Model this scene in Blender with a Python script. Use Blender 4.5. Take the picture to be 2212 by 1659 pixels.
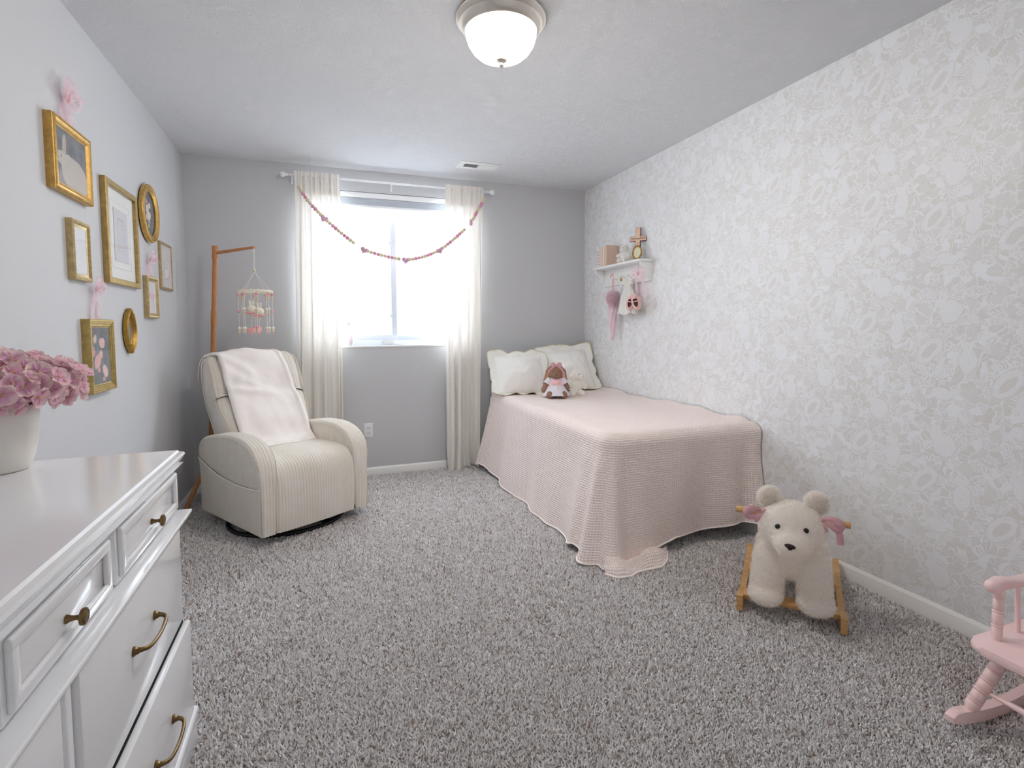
import bpy, bmesh, math, random
from mathutils import Vector, Matrix, noise
from math import sin, cos, pi, radians, sqrt, exp

for o in list(bpy.data.objects):
    bpy.data.objects.remove(o, do_unlink=True)
SC = bpy.context.scene
COL = SC.collection
random.seed(7)

# ------------------------------------------------------------------ camera
W, D, H = 3.192, 4.2986, 2.44
YN = -0.42                                   # wall behind the camera
FPX, PITCH, YAW, ROLL, CY0 = 1121.74, 0.05662, 0.35358, -0.00693, 770.57
cd = bpy.data.cameras.new('camera'); cam = bpy.data.objects.new('camera', cd); COL.objects.link(cam)
fw = Vector((sin(YAW) * cos(PITCH), cos(YAW) * cos(PITCH), -sin(PITCH)))
rt = Vector((cos(YAW), -sin(YAW), 0)); up = rt.cross(fw)
r2 = rt * cos(ROLL) + up * sin(ROLL); u2 = up * cos(ROLL) - rt * sin(ROLL)
m = Matrix((r2, u2, -fw)).transposed().to_4x4(); m.translation = Vector((0.8835, 0, 1.2021))
cam.matrix_world = m
cd.sensor_width = 36; cd.lens = FPX / 2212 * 36; cd.shift_y = (CY0 - 829.5) / 2212
cd.clip_start = 0.02
SC.camera = cam

# ------------------------------------------------------------------ light and exposure
SC.view_settings.view_transform = 'Standard'; SC.view_settings.look = 'None'
SC.view_settings.gamma = 1.0; SC.view_settings.use_curve_mapping = False
SC.view_settings.exposure = 0.68
SC.cycles.use_denoising = True; SC.cycles.use_light_tree = False
SC.cycles.use_adaptive_sampling = True; SC.cycles.adaptive_threshold = .12; SC.cycles.adaptive_min_samples = 16
SC.cycles.max_bounces = 9; SC.cycles.diffuse_bounces = 6; SC.cycles.glossy_bounces = 3; SC.cycles.transparent_max_bounces = 12
SC.cycles.sample_clamp_indirect = 8; SC.cycles.sample_clamp_direct = .78
SKY_STRENGTH = 9.5
SKY_COL = (0.80, 0.90, 1.0)
wd = bpy.data.worlds.new('sky'); SC.world = wd; wd.use_nodes = True
wd.node_tree.nodes['Background'].inputs[0].default_value = (*SKY_COL, 1)
wd.node_tree.nodes['Background'].inputs[1].default_value = SKY_STRENGTH
# window opening in the far wall
WX0, WX1, WZ0, WZ1 = 0.785, 2.115, 1.06, 2.275
pl = bpy.data.lights.new('window_daylight', 'AREA'); pl.shape = 'RECTANGLE'
pl.size = WX1 - WX0; pl.size_y = WZ1 - WZ0; pl.cycles.is_portal = True
po = bpy.data.objects.new('window_daylight', pl); COL.objects.link(po)
po.location = ((WX0 + WX1) / 2, D + 0.16, (WZ0 + WZ1) / 2); po.rotation_euler = (radians(-90), 0, 0)
LAMP_STRENGTH = 40.0
LAMP_COL = (1.0, 0.93, 0.85)

# ------------------------------------------------------------------ helpers
def lin(c):
    return tuple(((v / 255) / 12.92 if v / 255 <= .04045 else ((v / 255 + .055) / 1.055) ** 2.4) for v in c)

class NT:
    """node-tree helper: arithmetic on sockets builds Math nodes"""
    def __init__(s, mat): s.t = mat.node_tree; s.n = s.t.nodes; s.l = s.t.links
    def new(s, typ, **kw):
        n = s.n.new(typ)
        for k, v in kw.items(): setattr(n, k, v)
        return n
    def put(s, sock, v):
        if isinstance(v, E_): v = v.s
        if hasattr(v, 'is_linked'): s.l.new(v, sock)
        else: sock.default_value = v
    def math(s, op, *a, clamp=False):
        n = s.new('ShaderNodeMath', operation=op, use_clamp=clamp)
        for i, v in enumerate(a): s.put(n.inputs[i], v)
        return E_(s, n.outputs[0])
    def coord(s, kind='Object'):
        return s.new('ShaderNodeTexCoord').outputs[kind]
    def sep(s, v):
        n = s.new('ShaderNodeSeparateXYZ'); s.put(n.inputs[0], v)
        return [E_(s, o) for o in n.outputs]
    def comb(s, x=0.0, y=0.0, z=0.0):
        n = s.new('ShaderNodeCombineXYZ')
        for i, v in enumerate((x, y, z)): s.put(n.inputs[i], v)
        return n.outputs[0]
    def ell(s, vec, cx, cy, rx, ry, rot=0):
        n = s.new('ShaderNodeMapping', vector_type='TEXTURE'); s.put(n.inputs[0], vec)
        n.inputs[1].default_value = (cx, cy, 0); n.inputs[2].default_value = (0, 0, radians(rot)); n.inputs[3].default_value = (rx, ry, 1)
        k = s.new('ShaderNodeVectorMath', operation='LENGTH'); s.l.new(n.outputs[0], k.inputs[0])
        return E_(s, k.outputs['Value'])
    def noise(s, vec, scale, detail=2.0, rough=.5, dist=0.0, out=0):
        n = s.new('ShaderNodeTexNoise'); s.put(n.inputs['Vector'], vec)
        n.inputs['Scale'].default_value = scale; n.inputs['Detail'].default_value = detail
        n.inputs['Roughness'].default_value = rough; n.inputs['Distortion'].default_value = dist
        return E_(s, n.outputs[out])
    def wave(s, vec, scale, dist=0, detail=2, dscale=1.0, direction='X', kind='BANDS'):
        n = s.new('ShaderNodeTexWave', wave_type=kind)
        if kind == 'BANDS': n.bands_direction = direction
        s.put(n.inputs['Vector'], vec)
        n.inputs['Scale'].default_value = scale; n.inputs['Distortion'].default_value = dist
        n.inputs['Detail'].default_value = detail; n.inputs['Detail Scale'].default_value = dscale
        return E_(s, n.outputs['Fac'])
    def voro(s, vec, scale, feature='F1', rnd=1.0, out='Distance'):
        n = s.new('ShaderNodeTexVoronoi', feature=feature); s.put(n.inputs['Vector'], vec)
        n.inputs['Scale'].default_value = scale; n.inputs['Randomness'].default_value = rnd
        return E_(s, n.outputs[out])
    def step(s, v, a, b):
        n = s.new('ShaderNodeMapRange', interpolation_type='SMOOTHSTEP'); s.put(n.inputs[0], v)
        n.inputs[1].default_value = a; n.inputs[2].default_value = b
        return E_(s, n.outputs[0])
    def mix(s, fac, a, b):
        n = s.new('ShaderNodeMix', data_type='RGBA'); s.put(n.inputs['Factor'], fac)
        for i, v in ((6, a), (7, b)):
            if isinstance(v, tuple): n.inputs[i].default_value = (*v[:3], 1)
            else: s.put(n.inputs[i], v)
        return n.outputs[2]
    def vadd(s, a, b, op='ADD'):
        n = s.new('ShaderNodeVectorMath', operation=op); s.put(n.inputs[0], a); s.put(n.inputs[1], b)
        return n.outputs[0]
    def vscale(s, a, k):
        n = s.new('ShaderNodeVectorMath', operation='SCALE'); s.put(n.inputs[0], a); n.inputs['Scale'].default_value = k
        return n.outputs[0]
    def bump(s, h, strength=.5, dist=.01):
        n = s.new('ShaderNodeBump'); n.inputs['Strength'].default_value = strength; n.inputs['Distance'].default_value = dist
        s.put(n.inputs['Height'], h)
        return n.outputs[0]

class E_:
    def __init__(s, nt, sock): s.nt = nt; s.s = sock
    def __add__(s, o): return s.nt.math('ADD', s, o)
    def __radd__(s, o): return s.nt.math('ADD', s, o)
    def __sub__(s, o): return s.nt.math('SUBTRACT', s, o)
    def __rsub__(s, o): return s.nt.math('SUBTRACT', o, s)
    def __mul__(s, o): return s.nt.math('MULTIPLY', s, o)
    def __rmul__(s, o): return s.nt.math('MULTIPLY', s, o)
    def __truediv__(s, o): return s.nt.math('DIVIDE', s, o)
    def lt(s, o): return s.nt.math('LESS_THAN', s, o)
    def gt(s, o): return s.nt.math('GREATER_THAN', s, o)
    def mn(s, o): return s.nt.math('MINIMUM', s, o)
    def mx(s, o): return s.nt.math('MAXIMUM', s, o)
    def sn(s): return s.nt.math('SINE', s)
    def ab(s): return s.nt.math('ABSOLUTE', s)
    def fl(s): return s.nt.math('FLOOR', s)
    def md(s, o): return s.nt.math('FLOORED_MODULO', s, o)
    def pw(s, o): return s.nt.math('POWER', s, o)

def material(name, col=(200, 200, 200), rough=.5, metal=0.0, spec=.5, sheen=0.0, coat=0.0, translucent=0.0, sss=0.0):
    mt = bpy.data.materials.new(name); mt.use_nodes = True
    b = mt.node_tree.nodes['Principled BSDF']
    b.inputs['Base Color'].default_value = (*lin(col), 1); b.inputs['Roughness'].default_value = rough
    b.inputs['Metallic'].default_value = metal; b.inputs['Specular IOR Level'].default_value = spec
    b.inputs['Sheen Weight'].default_value = sheen; b.inputs['Coat Weight'].default_value = coat
    if sss:
        b.inputs['Subsurface Weight'].default_value = sss; b.inputs['Subsurface Radius'].default_value = (.01, .008, .006); b.inputs['Subsurface Scale'].default_value = .3
    nt = NT(mt); nt.bsdf = b; nt.out = mt.node_tree.nodes['Material Output']; mt['k'] = 0
    return mt, nt

def simple(name, col, rough=.5, var=0.0, vscale=30, bump=0.0, bscale=200, bdist=.002, **kw):
    mt, nt = material(name, col, rough, **kw)
    co = nt.coord()
    if var:
        n = nt.noise(co, vscale, 3)
        a = lin(col); lo = tuple(v * (1 - var) for v in a); hi = tuple(min(1, v * (1 + var)) for v in a)
        nt.put(nt.bsdf.inputs['Base Color'], nt.mix(n, lo, hi))
    if bump:
        nt.put(nt.bsdf.inputs['Normal'], nt.bump(nt.noise(co, bscale, 3), bump, bdist))
    return mt

class MB:
    """collects shapes into one bmesh, built as ONE mesh object"""
    def __init__(s): s.bm = bmesh.new(); s.uv = s.bm.loops.layers.uv.new('UVMap'); s.M = Matrix()
    def v(s, p): return s.bm.verts.new(s.M @ Vector(p))
    def face(s, vs, smooth=True, uv=None, mi=0):
        try: f = s.bm.faces.new(vs)
        except ValueError: return None
        f.smooth = smooth; f.material_index = mi
        if uv:
            for l, c in zip(f.loops, uv): l[s.uv].uv = c
        return f
    def box(s, lo, hi, bev=0.0, seg=2, mi=0, M=None):
        r = bmesh.ops.create_cube(s.bm, size=1)
        vs = r['verts']; c = (Vector(lo) + Vector(hi)) / 2; d = Vector(hi) - Vector(lo)
        for v in vs: v.co = Vector((v.co.x * d.x, v.co.y * d.y, v.co.z * d.z)) + c
        fs = list({f for v in vs for f in v.link_faces})
        if bev > 0:
            es = list({e for v in vs for e in v.link_edges})
            q = bmesh.ops.bevel(s.bm, geom=es, offset=min(bev, min(d) * .49), segments=seg, profile=.5, affect='EDGES')
            vs = list({v for v in q['verts']} | {v for v in vs if v.is_valid})
            fs = list({f for v in vs for f in v.link_faces}); bf = set(q['faces'])
            for f in fs: f.smooth = f in bf and f.calc_area() < .5 * max(k.calc_area() for k in fs)
        for f in fs: f.material_index = mi
        MM = s.M @ M if M else s.M
        for v in {v for f in fs for v in f.verts}: v.co = MM @ v.co
        return s
    def grid(s, fn, nu, nv, cu=False, cv=False, uvf=None, mi=0, flip=False):
        R = [[s.v(fn(i / nu, j / nv)) for j in range(nv + (0 if cv else 1))] for i in range(nu + (0 if cu else 1))]
        for i in range(nu):
            for j in range(nv):
                a, b = (i + 1) % len(R), (j + 1) % len(R[0])
                q = [R[i][j], R[a][j], R[a][b], R[i][b]]
                uv = None
                if uvf: uv = [uvf(i / nu, j / nv), uvf((i + 1) / nu, j / nv), uvf((i + 1) / nu, (j + 1) / nv), uvf(i / nu, (j + 1) / nv)]
                if flip: q.reverse(); uv = uv[::-1] if uv else None
                s.face(q, True, uv, mi)
        return R
    def lathe(s, prof, n=24, M=None, cap=True, mi=0):
        old = s.M; s.M = s.M @ M if M else s.M
        R = [[s.v((r * cos(2 * pi * k / n), r * sin(2 * pi * k / n), z)) for k in range(n)] for r, z in prof]
        for i in range(len(R) - 1):
            for k in range(n): s.face([R[i][k], R[i][(k + 1) % n], R[i + 1][(k + 1) % n], R[i + 1][k]], mi=mi)
        if cap:
            if prof[0][0] > 1e-5: s.face(R[0][::-1], mi=mi)
            if prof[-1][0] > 1e-5: s.face(R[-1], mi=mi)
        s.M = old; return s
    def tube(s, pts, r, n=8, closed=False, cap=True, mi=0, flat=1.0):
        P = [Vector(p) for p in pts]; k = len(P)
        T = []
        for i in range(k):
            a = P[i - 1] if (i or closed) else P[0]; b = P[(i + 1) % k] if (i < k - 1 or closed) else P[-1]
            t = b - a; T.append(t.normalized() if t.length > 1e-9 else Vector((0, 0, 1)))
        u = T[0].orthogonal().normalized(); R = []
        for i in range(k):
            u = (u - T[i] * u.dot(T[i])); u = u.normalized() if u.length > 1e-6 else T[i].orthogonal().normalized()
            w = T[i].cross(u); rr = r[i] if isinstance(r, (list, tuple)) else r
            R.append([s.v(P[i] + u * rr * cos(2 * pi * j / n) + w * rr * flat * sin(2 * pi * j / n)) for j in range(n)])
        for i in range(k if closed else k - 1):
            A, B = R[i], R[(i + 1) % k]
            for j in range(n): s.face([A[j], A[(j + 1) % n], B[(j + 1) % n], B[j]], mi=mi)
        if cap and not closed: s.face(R[0][::-1], mi=mi); s.face(R[-1], mi=mi)
        return s
    def ball(s, c, r, n=12, m=8, M=None, mi=0):
        r = (r, r, r) if isinstance(r, (int, float)) else r
        MM = Matrix.Translation(Vector(c)) @ (M if M else Matrix())
        old = s.M; s.M = s.M @ MM @ Matrix.Diagonal((*r, 1))
        top = s.v((0, 0, 1)); bot = s.v((0, 0, -1))
        R = [[s.v((sin(pi * i / m) * cos(2 * pi * j / n), sin(pi * i / m) * sin(2 * pi * j / n), cos(pi * i / m))) for j in range(n)] for i in range(1, m)]
        for j in range(n):
            s.face([top, R[0][j], R[0][(j + 1) % n]], mi=mi); s.face([bot, R[-1][(j + 1) % n], R[-1][j]], mi=mi)
            for i in range(m - 2): s.face([R[i][j], R[i + 1][j], R[i + 1][(j + 1) % n], R[i][(j + 1) % n]], mi=mi)
        s.M = old; return s
    def prism(s, poly, z0, z1, M=None, bev=0.0, mi=0, smooth=False):
        old = s.M; s.M = s.M @ M if M else s.M
        a = [s.v((x, y, z0)) for x, y in poly]; b = [s.v((x, y, z1)) for x, y in poly]
        fs = [s.face(a[::-1], smooth, mi=mi), s.face(b, smooth, mi=mi)]
        n = len(poly)
        for i in range(n): fs.append(s.face([a[i], a[(i + 1) % n], b[(i + 1) % n], b[i]], smooth, mi=mi))
        if bev:
            es = list({e for f in fs[:2] for e in f.edges})
            bmesh.ops.bevel(s.bm, geom=es, offset=bev, segments=2, profile=.5, affect='EDGES')
        s.M = old; return s
    def build(s, name, mat, parent=None, sharp=45, loc=None):
        bmesh.ops.recalc_face_normals(s.bm, faces=s.bm.faces[:])
        me = bpy.data.meshes.new(name); s.bm.to_mesh(me); s.bm.free()
        return link(name, me, mat, parent, sharp)

def link(name, me, mat, parent=None, sharp=45):
    for k in (mat if isinstance(mat, (list, tuple)) else [mat]): me.materials.append(k)
    if sharp: me.set_sharp_from_angle(angle=radians(sharp))
    o = bpy.data.objects.new(name, me); COL.objects.link(o)
    if parent: o.parent = parent
    return o

def tag(o, label, cat, group=None):
    o['label'] = label; o['category'] = cat
    if group: o['group'] = group
    return o
def thing(name, label, cat, loc=(0, 0, 0), rotz=0.0, group=None, rot=None):
    o = bpy.data.objects.new(name, None); COL.objects.link(o); o.empty_display_size = .05
    o.location = loc; o.rotation_euler = rot if rot else (0, 0, rotz)
    return tag(o, label, cat, group)
def struct(o): o['kind'] = 'structure'; return o
def copy_to(o, parent, **kw):
    c = o.copy(); COL.objects.link(c); c.parent = parent
    for k, v in kw.items(): setattr(c, k, v)
    return c
def TR(*p): return Matrix.Translation(Vector(p))
def RX(a): return Matrix.Rotation(radians(a), 4, 'X')
def RY(a): return Matrix.Rotation(radians(a), 4, 'Y')
def RZ(a): return Matrix.Rotation(radians(a), 4, 'Z')
def lerp(a, b, t): return a + (b - a) * t
def sm(a, b, x):
    t = max(0, min(1, (x - a) / (b - a))); return t * t * (3 - 2 * t)
def interp(tab, x):
    if x <= tab[0][0]: return tab[0][1]
    for (x0, y0), (x1, y1) in zip(tab, tab[1:]):
        if x <= x1: return lerp(y0, y1, (x - x0) / (x1 - x0))
    return tab[-1][1]
def catmull(pts, n):
    P = [Vector(p) for p in pts]; out = []
    P = [2 * P[0] - P[1]] + P + [2 * P[-1] - P[-2]]
    for i in range(1, len(P) - 2):
        for k in range(n):
            t = k / n; a, b, c, d = P[i - 1:i + 3]
            out.append(.5 * (2 * b + (c - a) * t + (2 * a - 5 * b + 4 * c - d) * t * t + (3 * b - a - 3 * c + d) * t ** 3))
    out.append(P[-2]); return out

def blob(parts, voxel, smooth=6, amp=0.0, freq=60.0, seed=0):
    """one continuous surface from overlapping ellipsoids / tapered limbs"""
    b = MB()
    for p in parts:
        if p[0] == 'e': b.ball(p[1], p[2], 20, 14, M=p[3] if len(p) > 3 else None)
        else:
            A, B, ra, rb = Vector(p[1]), Vector(p[2]), p[3], p[4]
            n = max(2, int((B - A).length / (min(ra, rb) * .35)))
            for i in range(n + 1): b.ball(A.lerp(B, i / n), lerp(ra, rb, i / n), 16, 10)
    me = bpy.data.meshes.new('tmp'); b.bm.to_mesh(me); b.bm.free()
    o = bpy.data.objects.new('tmp', me); COL.objects.link(o)
    r = o.modifiers.new('r', 'REMESH'); r.mode = 'VOXEL'; r.voxel_size = voxel
    s = o.modifiers.new('s', 'SMOOTH'); s.factor = .5; s.iterations = smooth
    dg = bpy.context.evaluated_depsgraph_get(); dg.update()
    res = bpy.data.meshes.new_from_object(o.evaluated_get(dg))
    bpy.data.objects.remove(o, do_unlink=True); bpy.data.meshes.remove(me)
    if amp:
        off = Vector((seed * 3.1, seed * 1.7, seed)); N = [v.normal.copy() for v in res.vertices]
        for v, nn in zip(res.vertices, N):
            q = v.co * freq + off
            v.co += nn * amp * (noise.noise(q) + .6 * noise.noise(q * 2.3))
    for p in res.polygons: p.use_smooth = True
    res.update()
    return res

def tufts(me, count, length, width, mat, name, parent, seed=1, jit=.6, region=None):
    """short pile: thin blades standing on the surface, one mesh"""
    rnd = random.Random(seed)
    me.calc_loop_triangles(); T = list(me.loop_triangles); V = me.vertices
    acc = []; tot = 0
    for t in T: tot += t.area; acc.append(tot)
    import bisect
    vs = []; fs = []
    for k in range(count):
        t = T[min(len(T) - 1, bisect.bisect(acc, rnd.random() * tot))]
        a, b = rnd.random(), rnd.random()
        if a + b > 1: a, b = 1 - a, 1 - b
        A, B, C = (V[i] for i in t.vertices)
        p = A.co + (B.co - A.co) * a + (C.co - A.co) * b
        n = (A.normal + B.normal + C.normal).normalized()
        d = (n + Vector((rnd.gauss(0, 1), rnd.gauss(0, 1), rnd.gauss(0, 1))) * jit * .6 + Vector((0, 0, -.25))).normalized()
        w = d.cross(Vector((rnd.gauss(0, 1), rnd.gauss(0, 1), rnd.gauss(0, 1)))).normalized() * width * rnd.uniform(.6, 1.2)
        L = length * rnd.uniform(.5, 1.15); i = len(vs)
        e = p + d * L + Vector((rnd.gauss(0, 1), rnd.gauss(0, 1), rnd.gauss(0, 1))) * L * .18
        p = p - n * .001
        vs += [p - w, p + w, p + d * L * .55 + w * .8, p + d * L * .55 - w * .8, e]
        fs += [(i, i + 1, i + 2, i + 3), (i + 3, i + 2, i + 4)]
    m2 = bpy.data.meshes.new(name); m2.from_pydata(vs, [], fs)
    for q in m2.polygons: q.use_smooth = True
    o = link(name, m2, mat, parent, 0); o['kind'] = 'stuff'
    return o

# ------------------------------------------------------------------ materials
def paint(name, col, bs=.15):
    mt, nt = material(name, col, .75, spec=.3)
    co = nt.coord(); nt.put(nt.bsdf.inputs['Normal'], nt.bump(nt.noise(co, 180, 3, .6), bs, .002))
    return mt
M_WALL = paint('grey_wall_paint', (202, 202, 204))
M_WHITE = simple('white_trim_paint', (240, 240, 238), .4, spec=.4)
M_GLOSSWHITE = simple('white_furniture_paint', (238, 238, 240), .16, bump=.06, bscale=90, spec=.5, coat=.25)
M_DOORWHITE = simple('white_plastic', (235, 235, 235), .35)
M_VINYL = simple('white_vinyl', (216, 221, 230), .35)
M_BLACK = simple('black_metal', (18, 18, 20), .45)
M_DARK = simple('dark_backing_gap_shade', (14, 14, 16), .9)  # near-black for dark backings, and for shade painted into openings
M_BRASS = simple('antique_brass', (122, 100, 68), .3, var=.25, vscale=60, metal=1.0)
M_NICKEL = simple('brushed_nickel', (216, 210, 202), .38, metal=1.0)

def mat_ceiling():
    mt, nt = material('textured_ceiling_paint', (232, 232, 234), .85, spec=.2)
    co = nt.coord()
    w = nt.noise(co, 9, 2, .5, out=1)
    co2 = nt.vadd(co, nt.vscale(w, .25))
    h = nt.noise(co2, 34, 5, .62, 1.6)
    r = (h - .5).ab(); r = 1.0 - r * 5.0
    nt.put(nt.bsdf.inputs['Normal'], nt.bump(r, .55, .006))
    return mt
M_CEIL = mat_ceiling()

def mat_wallpaper():
    mt, nt = material('woodland_print_wallpaper', (220, 220, 220), .42, spec=.45)
    co = nt.coord(); x, y, z = nt.sep(co)
    wob = nt.noise(co, 38, 2, .5, out=1)
    a, pz, dr = .262, .53, .112
    y = y + 3.0
    c = (y / a).fl()
    u = y - c * a - a / 2
    v = (z - c * dr + 2.0).md(pz) - pz / 2
    p0 = nt.comb(u, v, 0.0)
    wv = nt.vscale(nt.vadd(wob, (.5, .5, .5), 'SUBTRACT'), .016)
    p = nt.vadd(p0, wv)
    # foliage: leaf-shaped cells, each engraved in its own direction, with white rims
    pc = nt.comb(y, z, 0.0)
    sw = nt.vscale(nt.vadd(nt.noise(pc, 15, 1.0, .5, out=1), (.5, .5, .5), 'SUBTRACT'), .075)
    ps = nt.vadd(pc, sw)
    vn = nt.new('ShaderNodeTexVoronoi', feature='F1', voronoi_dimensions='2D'); nt.l.new(ps, vn.inputs['Vector']); vn.inputs['Scale'].default_value = 31
    vd = nt.new('ShaderNodeTexVoronoi', feature='DISTANCE_TO_EDGE', voronoi_dimensions='2D'); nt.l.new(ps, vd.inputs['Vector']); vd.inputs['Scale'].default_value = 31
    cr, cg, cb = nt.sep(vn.outputs['Color'])
    dx, dy, _ = nt.sep(nt.vadd(nt.vscale(ps, 1.0), vn.outputs['Position'], 'SUBTRACT'))
    th = cr * 6.2832
    along = dx * nt.math('COSINE', th) + dy * nt.math('SINE', th); across = dy * nt.math('COSINE', th) - dx * nt.math('SINE', th)
    stripe = nt.math('SINE', along * 720.0 + across.ab() * 480.0) * .5 + .5
    rib = 1.0 - nt.step(across.ab(), .0012, .0028)
    edge = E_(nt, vd.outputs[0])
    inside = nt.step(edge, .05, .10)
    fill = nt.step(stripe, .35 , .62) * nt.step(cg, .05, .3) + nt.step(cg, .82, .86)
    leafv = fill.mn(1.0).mx(rib * .9)
    dark = nt.step(cb, .66, .70) * .65
    bg = (1.0 - inside) * nt.step(nt.noise(pc, 30, 1), .38, .48) + inside * leafv * (1.0 - dark)
    bg = bg * .86 + .12
    # animals and fruit: filled shapes with an engraved outline
    def shape(ells):
        e = None
        for q in ells:
            k = nt.ell(p, *q); e = k if e is None else e.mn(k)
        return e
    rabbit = shape([(-.008, .135, .038, .044, 10), (.026, .168, .021, .017, 30), (.012, .196, .008, .024, -12), (.029, .196, .006, .022, 8)])
    bird = shape([(.060, -.020, .034, .062, 38), (.098, .038, .016, .015, 0), (.020, -.082, .011, .046, 22)])
    birdin = nt.ell(p, .060, -.022, .017, .040, 38)
    bear = shape([(-.075, -.055, .028, .050, 6), (-.072, .002, .020, .018, 0), (-.088, .014, .008, .010, 0), (-.055, .015, .008, .010, 0)])
    fox = shape([(.010, -.190, .038, .023, 14), (-.034, -.180, .016, .014, 0), (.052, -.204, .020, .009, -20)])
    pear = shape([(-.085, .060, .020, .024, 0), (.098, .105, .018, .022, 0), (-.080, -.175, .024, .027, 0), (.090, -.215, .017, .020, 0)])
    hatch = nt.step(nt.noise(nt.vadd(p, (3.0, 1.0, 0.0)), 150, 2, .6), .58, .68)
    val = bg
    ink = nt.step(stripe, .3, .7) * .22
    for e, base, hh in ((pear, .50, .3), (fox, .98, .34), (bear, 1.0, .34), (rabbit, 1.0, .30)):
        outl = nt.step(e, 1.0, 1.05) * (1.0 - nt.step(e, 1.10, 1.2))
        ins = 1.0 - nt.step(e, .95, 1.0)
        val = val * (1.0 - outl * .65) + outl * .16
        val = val * (1.0 - ins) + ins * (base - .20 + ink - hatch * hh)
    ins = 1.0 - nt.step(bird, .95, 1.0); outl = nt.step(bird, 1.0, 1.05) * (1.0 - nt.step(bird, 1.1, 1.2))
    val = val * (1.0 - outl * .65) + outl * .16
    val = val * (1.0 - ins) + ins * (.74 + ink)
    ins = 1.0 - nt.step(birdin, .9, 1.0)
    val = val * (1.0 - ins) + ins * (.22 + hatch * .5)
    col = nt.mix(val, lin((219, 217, 213)), lin((238, 239, 242)))
    nt.put(nt.bsdf.inputs['Base Color'], col)
    nt.put(nt.bsdf.inputs['Normal'], nt.bump(nt.noise(co, 260, 2), .08, .001))
    return mt
M_PAPER = mat_wallpaper()

def mat_carpet(name, backing):
    mt, nt = material(name, (150, 146, 143), .95, spec=.0)
    co = nt.coord()
    big = nt.noise(co, 3.2, 3, .6); fine = nt.noise(co, 150, 2, .7)
    if backing:
        col = nt.mix(fine, lin((150, 142, 136)), lin((182, 176, 172)))
    else:
        oi = nt.new('ShaderNodeObjectInfo').outputs['Random']
        r = E_(nt, oi)
        base = nt.mix(nt.step(r, .0, 1.0), lin((228, 224, 223)), lin((250, 249, 251)))
        base = nt.mix(r.lt(.08), base, lin((178, 162, 150)))
        col = nt.mix(nt.step(big, .35, .68) * .45, base, lin((202, 192, 184)))
    nt.put(nt.bsdf.inputs['Base Color'], col)
    return mt
M_CARPETB = mat_carpet('carpet_backing', True); M_PILE = mat_carpet('carpet_pile_fibre', False)

def mat_wood(name, a, b, rough=.45, scale=18, axis='X'):
    mt, nt = material(name, a, rough)
    co = nt.coord(); x, y, z = nt.sep(co)
    st = {'X': nt.comb(x * .12, y, z), 'Y': nt.comb(x, y * .12, z), 'Z': nt.comb(x, y, z * .12)}[axis]
    g = nt.noise(st, scale * 4, 3, .6, .8)
    nt.put(nt.bsdf.inputs['Base Color'], nt.mix(nt.step(g, .3, .7), lin(a), lin(b)))
    nt.put(nt.bsdf.inputs['Normal'], nt.bump(g, .08, .001))
    return mt
M_BEECH = mat_wood('beech_wood', (214, 172, 118), (196, 148, 92), .4)
M_OAK = mat_wood('warm_stained_wood', (204, 142, 90), (182, 118, 66), .4, axis='Z')

def fabric(name, col, rough=.9, weave=900, bump=.25, var=.06, sheen=.3, transl=0.0, alpha=0.0, transcol=None):
    mt, nt = material(name, col, rough, spec=.15, sheen=0)
    co = nt.coord()
    n = nt.noise(co, 40, 4, .6); a = lin(col)
    c = nt.mix(n, tuple(k * (1 - var) for k in a), tuple(min(1, k * (1 + var)) for k in a))
    nt.put(nt.bsdf.inputs['Base Color'], c)
    nt.put(nt.bsdf.inputs['Normal'], nt.bump(nt.noise(co, weave, 2, .6), bump, .001))
    sh = nt.bsdf.outputs[0]
    if transl:
        t = nt.new('ShaderNodeBsdfTranslucent'); t.inputs[0].default_value = (*lin(transcol or col), 1)
        mx = nt.new('ShaderNodeMixShader'); mx.inputs[0].default_value = transl
        nt.l.new(sh, mx.inputs[1]); nt.l.new(t.outputs[0], mx.inputs[2]); sh = mx.outputs[0]
    if alpha:
        t = nt.new('ShaderNodeBsdfTransparent')
        mx = nt.new('ShaderNodeMixShader'); mx.inputs[0].default_value = alpha
        nt.l.new(sh, mx.inputs[1]); nt.l.new(t.outputs[0], mx.inputs[2]); sh = mx.outputs[0]
    nt.l.new(sh, nt.out.inputs[0])
    return mt
M_CURTAIN = fabric('sheer_ivory_linen', (246, 242, 236), .9, 500, .2, .03, .1, transl=.12, alpha=.02)
M_ORGANZA = fabric('pink_organza', (248, 210, 220), .6, 700, .1, .05, .2, transl=.3, alpha=.55)
M_PILLOW = fabric('ivory_linen', (246, 245, 240), .9, 700, .25, .03)
M_PIPING = fabric('cream_binding', (226, 216, 184), .9, 700, .2, .03)
M_BLANKET = fabric('cream_fleece', (250, 243, 239), .95, 160, .8, .04, .6)
M_FUR = fabric('cream_plush_fur', (255, 249, 243), .95, 300, .2, .03, .7, transl=.45)
M_FURW = fabric('white_plush_fur', (253, 250, 245), .95, 300, .2, .03, .7, transl=.4)
M_BROWNFUR = fabric('brown_plush_fur', (172, 134, 114), .95, 300, .3, .08, .5, transl=.2)
M_TANFUR = fabric('tan_satin', (196, 160, 120), .6, 300, .1, .05, .2)
M_ROSE = fabric('dusty_rose_satin', (216, 168, 174), .5, 300, .1, .05, .2)
M_PINKCLOTH = fabric('pale_pink_cotton', (240, 200, 206), .85, 600, .2, .04)
M_WHITECLOTH = fabric('white_cotton', (238, 234, 240), .85, 600, .2, .03, transl=.15)
M_SHEET = fabric('pale_grey_sheet', (206, 208, 214), .9, 600, .2, .03)
M_BALLETPINK = fabric('ballet_pink_leather', (230, 190, 186), .6, 300, .1, .04, .1)
M_LACEPINK = fabric('pink_lace', (250, 220, 227), .9, 300, .4, .2, .3, transl=.2)
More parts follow.
